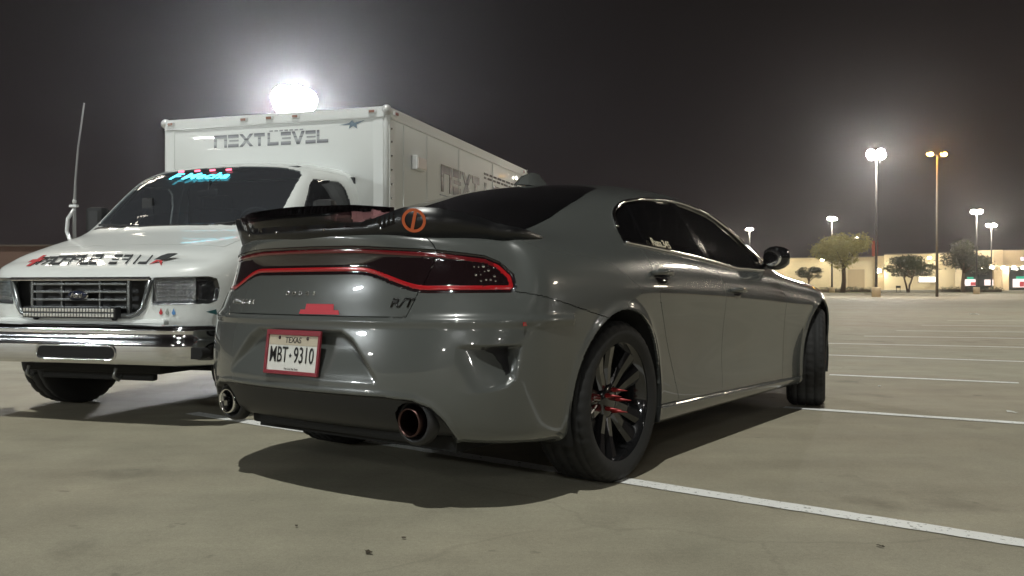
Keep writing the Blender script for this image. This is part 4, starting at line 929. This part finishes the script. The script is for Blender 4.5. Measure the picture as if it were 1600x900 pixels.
k_l, k_t, k_a, k_d, k_v = lampd(*A) < 0, trunkd(*A) < 0, archd(*A), dlod(*A) < 0, ventd(*A) < 0
lv = lampd(*A); ring = (lv < -.012) & (lv > -.028); k_df = diffd(*A) < 0
hole = ((k_a < 0) | ((k_a < .9) & (C[:, 2] < .36) & ((np.abs(C[:, 0]) < .408) | (np.abs(C[:, 0]-3.052) < .408)))) & (Cv < 8.5)
rg, wsn = rgd(*A) < 0, wsd(*A) < 0; sk = (skirtd(*A) < 0) & (C[:, 0] > .3) & (C[:, 0] < 2.75)
used = hole.copy()
pk = take(sd_poly(Cs_, C[:, 2], P_VENT_SHADE) < 0); pk &= Cu < 9
for q in (1, -1): cs.part('vent_shade', pk, SBLK, car, q, 0., .0, 0.)  # black on the vent's deep corner paints in its shade
for nm, sub in (('tail_lamp', k_t), ('tail_lamp', ~k_t)):
    m_ = k_l & sub; sd = [0] if sub is k_t else [1, -1]
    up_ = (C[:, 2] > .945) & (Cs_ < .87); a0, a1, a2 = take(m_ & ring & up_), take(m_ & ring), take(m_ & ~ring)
    for q in sd:
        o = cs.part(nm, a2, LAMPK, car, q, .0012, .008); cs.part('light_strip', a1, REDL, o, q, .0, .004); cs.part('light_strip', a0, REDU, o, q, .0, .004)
dk = (Cv >= 9.45) & (C[:, 0] < -.53) & (np.abs(C[:, 1]) < .66)
cs.part('trunk_lid', take(((k_t & (Cv < 9.45) & (Cu < 8)) | dk)), BODY, car, 0)
used |= k_df & (np.hypot(Cs_-.565, C[:, 2]-.352) < .072)      # the exhaust openings
cs.part('rear_diffuser', take(k_df), SBLK, car, 0)
cs.part('rear_window', take(rg), TINT, car, 0, .0, .012)
cs.part('windscreen', take(wsn), TINT, car, 0, .0, .012)
sv = C[:, 0]; qd = (sv-np.interp(C[:, 2], [1.06, 1.27], [.43, .465])); bd = sv-np.interp(C[:, 2], [1.0, 1.35], [1.165, 1.045])
for q in (1, -1):
    if q == 1: w1, w2, w3, pl1, pl2, pl3 = take(k_d & (qd < -.012)), take(k_d & (qd > .022) & (bd < 0)), take(k_d & (bd > .085) & (sv < 2.0)), take(k_d & (sv < .7)), take(k_d & (sv < 1.5)), take(k_d)
    cs.part('quarter_window', w1, TINT, car, q, .001, .006); cs.part('side_window', w2, TINT, car, q, .001, .006); cs.part('side_window', w3, TINT, car, q, .001, .006); [cs.part('pillar_trim', pl, GBLK, car, q, .001, .006, .003) for pl in (pl1, pl2, pl3)]
bm_ = ((Cs_ < .945) & (Cu < 7.6) & (C[:, 2] < .856) | ((bumpd(*A) < 0) & (Cs_ > .93))) & (C[:, 0] < -.15) & (Cv < 8.5)
cs.part('rear_bumper', take(bm_), BODY, car, 0)
lo = side(Cu, Cv) & (Cv < 9.6)
sk_ = take(sk & lo)
d1 = take(lo & (dr(*A) > 0) & (dm(*A) < 0)); d2 = take(lo & (dm(*A) > 0) & (df(*A) < 0)); hd_ = take(hoodd(*A) < 0)
fe = take((C[:, 0] > 2.0) & (Cu > 19) & ((Cv < 9.6) | (C[:, 0] > 2.5)))
doors = {}
for q in (1, -1):
    cs.part('side_skirt', sk_, BODY, car, q); doors[q] = (cs.part('rear_door', d1, BODY, car, q), cs.part('front_door', d2, BODY, car, q)); cs.part('front_wing', fe, BODY, car, q)
cs.part('bonnet', hd_, BODY, car, 0)
cs.part('body_shell', ~used, BODY, car, 0)

def near(cost, cols, w, k=10):
    """plane fit of the sheet around a point; returns fitted position and normal"""
    f = cost.ravel(); idx = np.argpartition(f, k)[:k]
    return idx
QF = cs.Q.reshape(-1, 3); PF = cs.P.reshape(-1, 3); NF = cs.N.reshape(-1, 3); SF = cs.s.ravel(); VF = cs.V.ravel(); UF = cs.U.ravel()
sideok = (UF > 6.5) & (UF < 31) & (VF < 12.3); rearok = (UF < 9) & (VF < 9.6)
def side_pt(x, z, off=0., sgn=-1):
    c = np.where(sideok, (PF[:, 0]-x)**2+(PF[:, 2]-z)**2, 9); k = np.argpartition(c, 24)[:24]
    Am = np.stack([np.ones(24), PF[k, 0]-x, PF[k, 2]-z], 1); y = np.linalg.lstsq(Am, PF[k, 1], rcond=None)[0][0]; n = NF[k].mean(0); n /= np.linalg.norm(n)
    p = Vector((x, y, z))+Vector(n)*off; nn = Vector(n)
    return (p, nn) if sgn < 0 else (Vector((p.x, -p.y, p.z)), Vector((nn.x, -nn.y, nn.z)))
def rear_pt(s, z, off=0., disp=False):
    a = abs(s); S_ = QF if disp else PF
    c = np.where(rearok, (SF-a)**2+(PF[:, 2]-z)**2, 9); k = np.argpartition(c, 12)[:12]
    Am = np.stack([np.ones(12), SF[k]-a, PF[k, 2]-z], 1); xy = np.linalg.lstsq(Am, S_[k, :2], rcond=None)[0][0]; n = NF[k].mean(0); n /= np.linalg.norm(n)
    sg = -1 if s < 0 else 1          # s > 0 is the right-hand side (y < 0)
    p = Vector((xy[0], xy[1]*sg, z)); nn = Vector((n[0], n[1]*sg, n[2])); return p+nn*off, nn

# dark shell added behind the panels, blocks light through the gaps
I_ = np.linspace(0, CS.nu-1, 90); J_ = np.linspace(0, CS.nv-1, 50); Ui, Vi = np.meshgrid(I_, J_, indexing='ij'); Pi = CS(Ui, Vi); Ni = CS.normal(Ui, Vi)*(-1 if cs.flip else 1)
Qi = Pi-Ni*.11*np.clip((1.12-Pi[..., 2:3])/.10, .2, 1); ix = np.arange(Ui.size).reshape(Ui.shape); q4 = np.stack([ix[:-1, :-1].ravel(), ix[1:, :-1].ravel(), ix[1:, 1:].ravel(), ix[:-1, 1:].ravel()], 1)
cen = Pi.reshape(-1, 3)[q4].mean(1); keep = ~(((np.hypot(cen[:, 0], cen[:, 2]-.358) < .50) | (np.hypot(cen[:, 0]-3.052, cen[:, 2]-.358) < .50)) & (cen[:, 2] < .92) & (np.abs(cen[:, 1]) > .5)); q4 = q4[keep]
Vq = Qi.reshape(-1, 3); fast_mesh('blocking_shell', np.concatenate([Vq, Vq*np.array([1, -1, 1])]), np.concatenate([q4, (q4+len(Vq))[:, ::-1]]), MBLK, car)
ub = MB(); ub.box((1.45, 0, .24), (4.4, 1.2, .06)); ub.box((-.5, 0, .30), (.75, 1.0, .10), .02); ub.build('underbody', MBLK, car)
for xw in (0, 3.052):
    for sg in (-1, 1):
        V = []; F = []; n = 28
        for i in range(n+1):
            a = -.35+(math.pi+.7)*i/n
            for y in (.925 if xw < 1 else .862, .52): V.append((xw+.420*math.cos(a), sg*y, .358+.420*math.sin(a)))
        for i in range(n): F.append((2*i, 2*i+1, 2*i+3, 2*i+2))
        F.append(tuple(2*i+1 for i in range(n+1))); MB().add(V, F, True).build('wheel_liner', MBLK, car)

# chrome round the side windows
for sg in (-1, 1):
    def dense(pts, k=8):
        out = []
        for i in range(len(pts)-1):
            p0, p1, p2, p3 = pts[max(i-1, 0)], pts[i], pts[i+1], pts[min(i+2, len(pts)-1)]
            for j in range(k):
                t = j/k; out.append(.5*((2*p1)+(p2-p0)*t+(2*p0-5*p1+4*p2-p3)*t*t+(3*p1-p0-3*p2+p3)*t**3))
        return out+[pts[-1]]
    top = [side_pt(v_.x, v_.z, .004, sg)[0] for v_ in dense([Vector((x, 0, z)) for x, z in P_DLO0[1:12]], 6)]
    MB().tube([top[0]]+[(top[i-1]+top[i]*2+top[i+1])/4 for i in range(1, len(top)-1)]+[top[-1]], .0095, 8).build('window_trim', CHROME, car)
    bot = [side_pt(x, z, .005, sg)[0] for x, z in [(.205, 1.073), (.5, 1.056), (1.0, 1.024), (1.3, 1.0), (1.55, .978), (1.80, .976), (2.06, .972)]]
    MB().tube(dense(bot), .0095, 8).build('window_trim', CHROME, car)
# door handles: a dark cup with a body-coloured pull
for sg in (-1, 1):
    for k, (x, z) in enumerate(((.40, .918), (1.415, .836))):
        p, n = side_pt(x, z, .0, sg); xx = Vector((1, 0, -.03)); M = frame(p, xx, n.cross(xx)*(-1))
        M = frame(p, xx, Vector((0, 0, 1))-n*n.z)
        d = doors[sg if sg == 1 else 1][k] if False else doors[1 if sg == -1 else -1][k]
        zz = 1 if (M.to_3x3() @ Vector((0, 0, 1))).dot(n) > 0 else -1
        MB().ball((0, -.012, .001*zz), (.075, .034, .006), 20, M).build('handle_cup', GBLK, d)
        MB().tube([M @ Vector((-.095, .008, .006*zz)), M @ Vector((-.07, .010, .030*zz)), M @ Vector((.0, .012, .038*zz)), M @ Vector((.07, .010, .030*zz)), M @ Vector((.095, .008, .006*zz))], [.011, .014, .015, .014, .011], 10).build('door_handle', BODY, d)
# door mirrors
for sg in (-1, 1):
    mo = MB(); V = []; F = []
    for i, (t, a, b) in enumerate([(0, .02, .03), (.015, .065, .055), (.05, .09, .073), (.09, .092, .076), (.125, .078, .066), (.155, .050, .046), (.165, .012, .012)]):
        for j in range(18):
            q = 2*math.pi*j/18; sx = math.copysign(abs(math.cos(q))**.55, math.cos(q)); sz = math.copysign(abs(math.sin(q))**.55, math.sin(q))
            V.append((2.06+a*sx*.85-.03*t, sg*(.850+t), 1.045+b*sz+.06*t))
        if i: F += [((i-1)*18+j, (i-1)*18+(j+1) % 18, i*18+(j+1) % 18, i*18+j) for j in range(18)]
    mo.add(V, F, True); m_ = mo.build('door_mirror', GBLK, car)
    MB().bar((2.09, sg*.80, .985), (2.08, sg*.90, 1.01), .09, .035, bev=.012).build('mirror_arm', GBLK, m_)
    MB().ball((1.980, sg*.93, 1.05), (.006, .060, .054), 16).build('mirror_glass', CHROME, m_)
# side markers, fuel flap line, roof fin
p, n = side_pt(-.692, .724, .002); MB().box((0, 0, 0), (.052, .016, .004), .0015, frame(p, (1, n.x*-.3, 0), Vector((0, 0, 1)))).build('side_marker', REDL, car)
p, n = side_pt(-.692, .724, .002, 1); MB().box((0, 0, 0), (.052, .016, .004), .0015, frame(p, (1, 0, 0), Vector((0, 0, 1)))).build('side_marker', REDL, car)
fi = MB(); V = []
for (x, z, w) in [(.52, 0, .028), (.58, .052, .016), (.66, .074, .009), (.72, .070, .008), (.76, .03, .020), (.80, 0, .028)]: V += [(x, w, 1.432+z+.05*(x-.5)), (x, -w, 1.432+z+.05*(x-.5))]
fi.add(V, [(0, 1, 3, 2), (2, 3, 5, 4), (4, 5, 7, 6), (6, 7, 9, 8), (8, 9, 11, 10), (0, 2, 4, 6, 8, 10), (1, 11, 9, 7, 5, 3)], True).build('roof_antenna', BODY, car)

# rear number plate
pn, nn = rear_pt(0.0, .592, .030, True); pu = (Vector((0, 0, 1))-nn*nn.z).normalized(); M = frame(pn, (0, -1, 0), pu)
PLW = mat('plate_white', (.70, .70, .66), .45); PLT = mat('plate_tan', (.50, .44, .34), .5); PLK = mat('plate_black', (.01, .01, .01), .5); FR = mat('plate_frame_red', (.24, .022, .035), .35, coat=.4)
pl = MB().box((0, 0, 0), (.305, .152, .004), .0012, M).build('number_plate', PLW, car)
fr = MB()
for (c, d) in [((0, .083, .004), (.325, .022, .012)), ((0, -.080, .004), (.325, .016, .012)), ((-.1565, 0, .004), (.013, .146, .012)), ((.1565, 0, .004), (.013, .146, .012))]: fr.box(c, d, .003, M)
fr.build('plate_frame', FR, pl)
MB().box((0, .052, .0028), (.298, .040, .001), 0, M).build('plate_band', PLT, pl)
T0 = lambda x, y: M @ Matrix.Translation((x, y, .0034))
text_obj('plate_lettering', 'TEXAS', T0(0, .052), .024, PLK, pl, 1.0, .0008, bold=.01)
text_obj('plate_lettering', 'MBT', T0(-.082, -.010), .066, PLK, pl, .64, .0012, bold=.004)
text_obj('plate_lettering', '9310', T0(.070, -.010), .066, PLK, pl, .66, .0012, bold=.004)
st = [(.010*math.cos(math.pi/2+i*math.pi/5)*(1 if i % 2 == 0 else .42), .010*math.sin(math.pi/2+i*math.pi/5)*(1 if i % 2 == 0 else .42)) for i in range(10)]
MB().prism(st, 0, .0012, T0(-.010, -.010)).build('plate_star', PLK, pl)
text_obj('plate_lettering', 'The Lone Star State', T0(0, -.064), .0075, PLK, pl, 1.0, .0006)
for k in (-.085, .085): MB().ball((0, 0, 0), (.008, .008, .004), 10, T0(k, .062)).build('plate_bolt', mat('bolt_dark', (.05, .02, .02), .4), pl)

# badges on the lid
def on_rear(s, z, off=.001):
    p, n = rear_pt(s, z, off, True); right = Vector((-n.y, n.x, 0)).normalized()
    right = right if right.y < 0 else -right
    return frame(p, right, Vector((0, 0, 1))-n*n.z)
text_obj('badge_lettering', 'R/T', on_rear(.500, .803), .038, BADGEK, car, 1.25, .003, shear=.22, bold=.008)
for i, ch in enumerate('DODGE'): text_obj('badge_letter', ch, on_rear(-.085+i*.040, .838), .017, SILV, car, 1.25, .003, bold=.01)
for i, ch in enumerate('CHARGER'): text_obj('badge_letter', ch, on_rear(-.50+i*.030, .800), .020, SILV, car, 1.1, .003, shear=.15, bold=.01)
RT = mat('red_tape', (.50, .028, .045), .5); M = on_rear(.115, .777, .001)
MB().prism([(-.112, -.022), (.112, -.022), (.104, -.004), (.078, -.004), (.074, .020), (-.078, .020), (-.080, -.004), (-.106, -.004)], 0, .0015, M).build('red_sticker', RT, car)
# reversing lamp: faceted reflector at the outer end of each lamp
for sg in (1, -1):
    rl = MB()
    for i in range(5):
        for j in range(4):
            p, n = rear_pt(sg*(.79+i*.019), .893+j*.017, -.003, True); r_ = random.Random(i*7+j); rl.ball(p+Vector((0, r_.uniform(-.004, .004), r_.uniform(-.004, .004))), [(.0035+.006*r_.random()**2)]*3, 6)
    rl.build('reversing_lamp', CHROME, car)

# spoiler: black foot with taller ends, smoked red sheet between them
def lip(u): return Vector(CS(np.array([u]), np.array([9.30]))[0])
us_ = np.linspace(0, 7.9, 60); lp = [lip(u) for u in us_]; sl_ = [0.]
for i in range(1, len(lp)): sl_.append(sl_[-1]+(lp[i]-lp[i-1]).length)
def strip(name, z0, z1, m, smax, thick=.014, back=.30):
    V = []; F = []; pts = []
    for i in range(len(lp)-1, 0, -1): pts.append((-1, i))
    for i in range(len(lp)): pts.append((1, i))
    pts = [(g, i) for g, i in pts if sl_[i] <= smax]; k = 0
    for g, i in pts:
        p = lp[i]; t = (lp[min(i+1, len(lp)-1)]-lp[max(i-1, 0)]).normalized(); o = Vector((t.y, -t.x, 0)).normalized()
        if o.x > 0 and i < 40: o = -o
        if i >= 40 and o.y > 0: o = -o
        s_ = sl_[i]; a, b = z0(s_), z1(s_)
        for h, th in ((a, 0), (b, 0), (b, -thick), (a, -thick)):
            q = p+o*(h*back+th+.004+.035*float(sst(.38, .66, np.array(s_)))*max(0., min(1., (1.1-s_)/.25)))+Vector((0, 0, h)); V.append((q.x, q.y if g > 0 else -q.y, q.z))
        if k: F += [((k-1)*4+e, (k-1)*4+(e+1) % 4, k*4+(e+1) % 4, k*4+e) for e in range(4)]
        k += 1
    F += [(0, 1, 2, 3), tuple((k-1)*4+e for e in (3, 2, 1, 0))]
    return MB().add(V, F, True).build(name, m, car)
SPK = mat('spoiler_black', (.010, .010, .011), .30)
foot = lambda s: float(np.interp(s, [0, .34, .50, .62, .80, 1.00, 1.10], [.042, .048, .102, .098, .066, .022, .003]))
sp = strip('spoiler', lambda s: -.012, foot, SPK, 1.10)
ss = strip('spoiler_sheet', lambda s: foot(s)-.02 if s < .40 else foot(s)-.05, lambda s: float(np.interp(s, [0, .30, .50], [.118, .114, .098])), glass_mat('smoked_red_acrylic', (.74, .50, .52)), .47, .004, .30); ss.parent = sp
for s_ in (-.85, -.62, -.40, -.15, .15, .40, .62, .85):
    i = int(np.argmin(np.abs(np.array(sl_)-abs(s_)))); p = lp[i]; MB().ball((p.x-.012 if abs(s_) < .7 else p.x-.006, -abs(p.y)-.008*(abs(s_) > .7) if s_ > 0 else abs(p.y)+.008*(abs(s_) > .7), p.z+.022), (.006, .006, .006), 8).build('spoiler_screw', SILV, sp)
def blade(i, h):
    t = (lp[i+1]-lp[i-1]).normalized(); o = Vector((t.y, -t.x, 0)).normalized(); o = -o if o.x > 0 else o
    return lp[i]+o*(h*.30+.004+.035*float(sst(.38, .66, np.array(sl_[i]))))+Vector((0, 0, h))
i = int(np.argmin(np.abs(np.array(sl_)-.535))); t = (blade(i+2, .05)-blade(i-2, .05)).normalized(); up_ = (blade(i, .08)-blade(i, .02)).normalized(); o = t.cross(up_); o = -o if o.x > 0 else o
M = frame(blade(i, .052)+o*.0035, t, up_); OR = mat('orange_print', (.62, .13, .04), .5)
zz = 1 if (M.to_3x3() @ Vector((0, 0, 1))).dot(o) > 0 else -1
ringp = MB(); n = 40; V = []; F = []
for i in range(n):
    a = 2*math.pi*i/n
    for rr, h in ((.047, 0), (.047, .002), (.036, .002), (.036, 0)): V.append((rr*math.cos(a), rr*math.sin(a), h*zz))
for i in range(n): F += [(i*4+e, i*4+(e+1) % 4, ((i+1) % n)*4+(e+1) % 4, ((i+1) % n)*4+e) for e in range(4)]
ringp.add(V, F, False, M); ringp.prism([(-.015, -.035), (-.003, -.0365), (.015, .035), (.003, .0365)], 0, .002*zz, M); ringp.build('round_emblem', OR, sp)

# exhaust tips in round bezels
COP = mat('burnt_tip', (.085, .05, .045), .32, metal=1.)
for sg in (1, -1):
    p, n = rear_pt(sg*.565, .352, .0, True); M = frame(p+Vector((.018, 0, 0)), (0, 1, 0), (0, 0, 1))        # local z points to -x or +x
    zz = -1 if (M.to_3x3() @ Vector((0, 0, 1))).x > 0 else 1
    b = MB(); b.lathe([(.094, -.03*zz), (.092, .0), (.084, .014*zz), (.074, .018*zz), (.066, .010*zz), (.062, -.06*zz)], 40, M); bz = b.build('exhaust_bezel', SBLK, car)
    e = MB(); e.lathe([(.056, -.10*zz), (.056, .035*zz), (.0545, .042*zz), (.050, .042*zz), (.047, .035*zz), (.047, -.12*zz)], 40, M); e.build('exhaust_tip', COP if sg == 1 else CHROME, bz)
    MB().lathe([(0, -.09*zz), (.062, -.09*zz)], 24, M).build('exhaust_bore', MBLK, bz)

# sticker in the rear side window
p, n = side_pt(.60, 1.082, .003); x = Vector((1, 0, -.055)); text_obj('window_sticker', 'Russ.345', frame(p, x, Vector((0, 0, 1))-n*n.z), .046, mat('sticker_cream', (.70, .62, .46), .6), car, .95, .0012, shear=.15, bold=.02)

# wheels
def wheel_set():
    R = .357; w = .128
    tp = [(.262, -w+.015), (.285, -w+.002), (.318, -w-.004), (.343, -w+.012), (.352, -w+.026)]
    tread = []
    for a, b in ((-w+.032, -.062), (-.054, -.004), (.004, .054), (.062, w-.032)): tread += [(R-.008, a-.003), (R, a), (R, b), (R-.008, b+.003)]
    prof = tp+tread+[(r, -h) for r, h in reversed(tp)]
    n = 168; V = []; F = []; k = len(prof)
    for i, (r, h) in enumerate(prof):
        for j in range(n):
            rr = r-(.006 if (r >= R-.001 and (j+int((abs(h)*60))) % 4 == 0) or (.34 < r < R-.004 and abs(h) > w-.03 and j % 4 == 0) else 0)
            a = 2*math.pi*j/n; V.append((rr*math.cos(a), rr*math.sin(a), h))
    for i in range(k-1):
        for j in range(n): F.append((i*n+j, i*n+(j+1) % n, (i+1)*n+(j+1) % n, (i+1)*n+j))
    ty = fast_mesh('tyre', np.array(V), np.array(F), RUBBER)
    r = MB(); r.lathe([(.255, -.115), (.252, .06), (.258, .085), (.270, .100), (.274, .112), (.268, .114), (.262, .104), (.246, .09), (.242, .0), (.243, -.11)], 72)
    r.lathe([(0, .062), (.030, .066), (.070, .058), (.084, .045), (.084, .0), (0, 0)], 32)
    for i in range(5):
        for d in (-1, 1):
            a = 2*math.pi*i/5+math.pi/2
            h0 = Vector((.055, .018*d, 0)); h1 = Vector((.250, .058*d, 0)); Mz = Matrix.Rotation(a, 4, 'Z')
            V = []
            for (q, wd, zt_, zb) in ((h0, .026, .052, .012), (h0.lerp(h1, .5), .034, .066, .018), (h1, .046, .092, .036)):
                V += [(q.x, q.y-wd, zt_-.012), (q.x, q.y-wd*.45, zt_), (q.x, q.y+wd*.45, zt_), (q.x, q.y+wd, zt_-.012), (q.x, q.y+wd*.8, zb), (q.x, q.y-wd*.8, zb)]
            F = []
            for g in range(2): F += [(g*6+e, g*6+(e+1) % 6, g*6+6+(e+1) % 6, g*6+6+e) for e in range(6)]
            F += [(0, 1, 2, 3, 4, 5), (17, 16, 15, 14, 13, 12)]; r.add(V, F, False, Mz)
    rim = r.build('wheel', RIMK)
    lugs = []
    for i in range(5):
        a = 2*math.pi*i/5+math.pi/2+.63; c = (.050*math.cos(a), .050*math.sin(a))
        l = MB(); l.lathe([(0, .04), (.010, .04), (.010, .075), (.0085, .078), (.0085, .085), (.007, .088), (.0012, .138), (0, .139)], 10, Matrix.Translation((c[0], c[1], 0))); lugs.append(l.build('lug_nut', REDM))
    d = MB(); d.lathe([(.06, -.02), (.175, -.02), (.175, .008), (.06, .008)], 48); disc = d.build('brake_disc', mat('disc_steel', (.18, .17, .17), .35, metal=.9))
    cp = MB(); cp.box((-.145, 0, .0), (.085, .20, .075), .02); cal = cp.build('brake_caliper', SBLK)
    for o in [ty]+lugs+[disc, cal]: o.parent = rim
    return rim
w0 = wheel_set(); first = True
for xw in (0, 3.052):
    for sg in (-1, 1):
        steer = math.radians(16.5) if xw > 1 else 0.
        M = Matrix.Translation((xw, sg*.815, .357)) @ Matrix.Rotation(steer, 4, 'Z') @ Matrix.Rotation(math.radians(90 if sg < 0 else -90), 4, 'X') @ Matrix.Rotation(.35, 4, 'Z')
        if first: wr = w0; first = False
        else:
            wr = w0.copy(); COL.objects.link(wr)
            for ch in w0.children: c2 = ch.copy(); COL.objects.link(c2); c2.parent = wr
        wr.parent = car; wr.matrix_local = M

# ------------------------------------------------------------------ haze added for the glow around the lamps
def haze():
    m = bpy.data.materials.new('haze_air'); m.use_nodes = True; nt = m.node_tree; nt.nodes.clear()
    o = nt.nodes.new('ShaderNodeOutputMaterial'); v = nt.nodes.new('ShaderNodeVolumePrincipled')
    v.inputs['Color'].default_value = (.92, .92, .95, 1); v.inputs['Density'].default_value = .0008; v.inputs['Anisotropy'].default_value = .88
    nt.links.new(v.outputs[0], o.inputs['Volume'])
    h = MB().box((0, 95, 7.5), (520, 400, 17)).build('haze', m); tag(h, 'thin haze added over the lot to make the lamps glow', 'haze', kind='stuff')
haze()
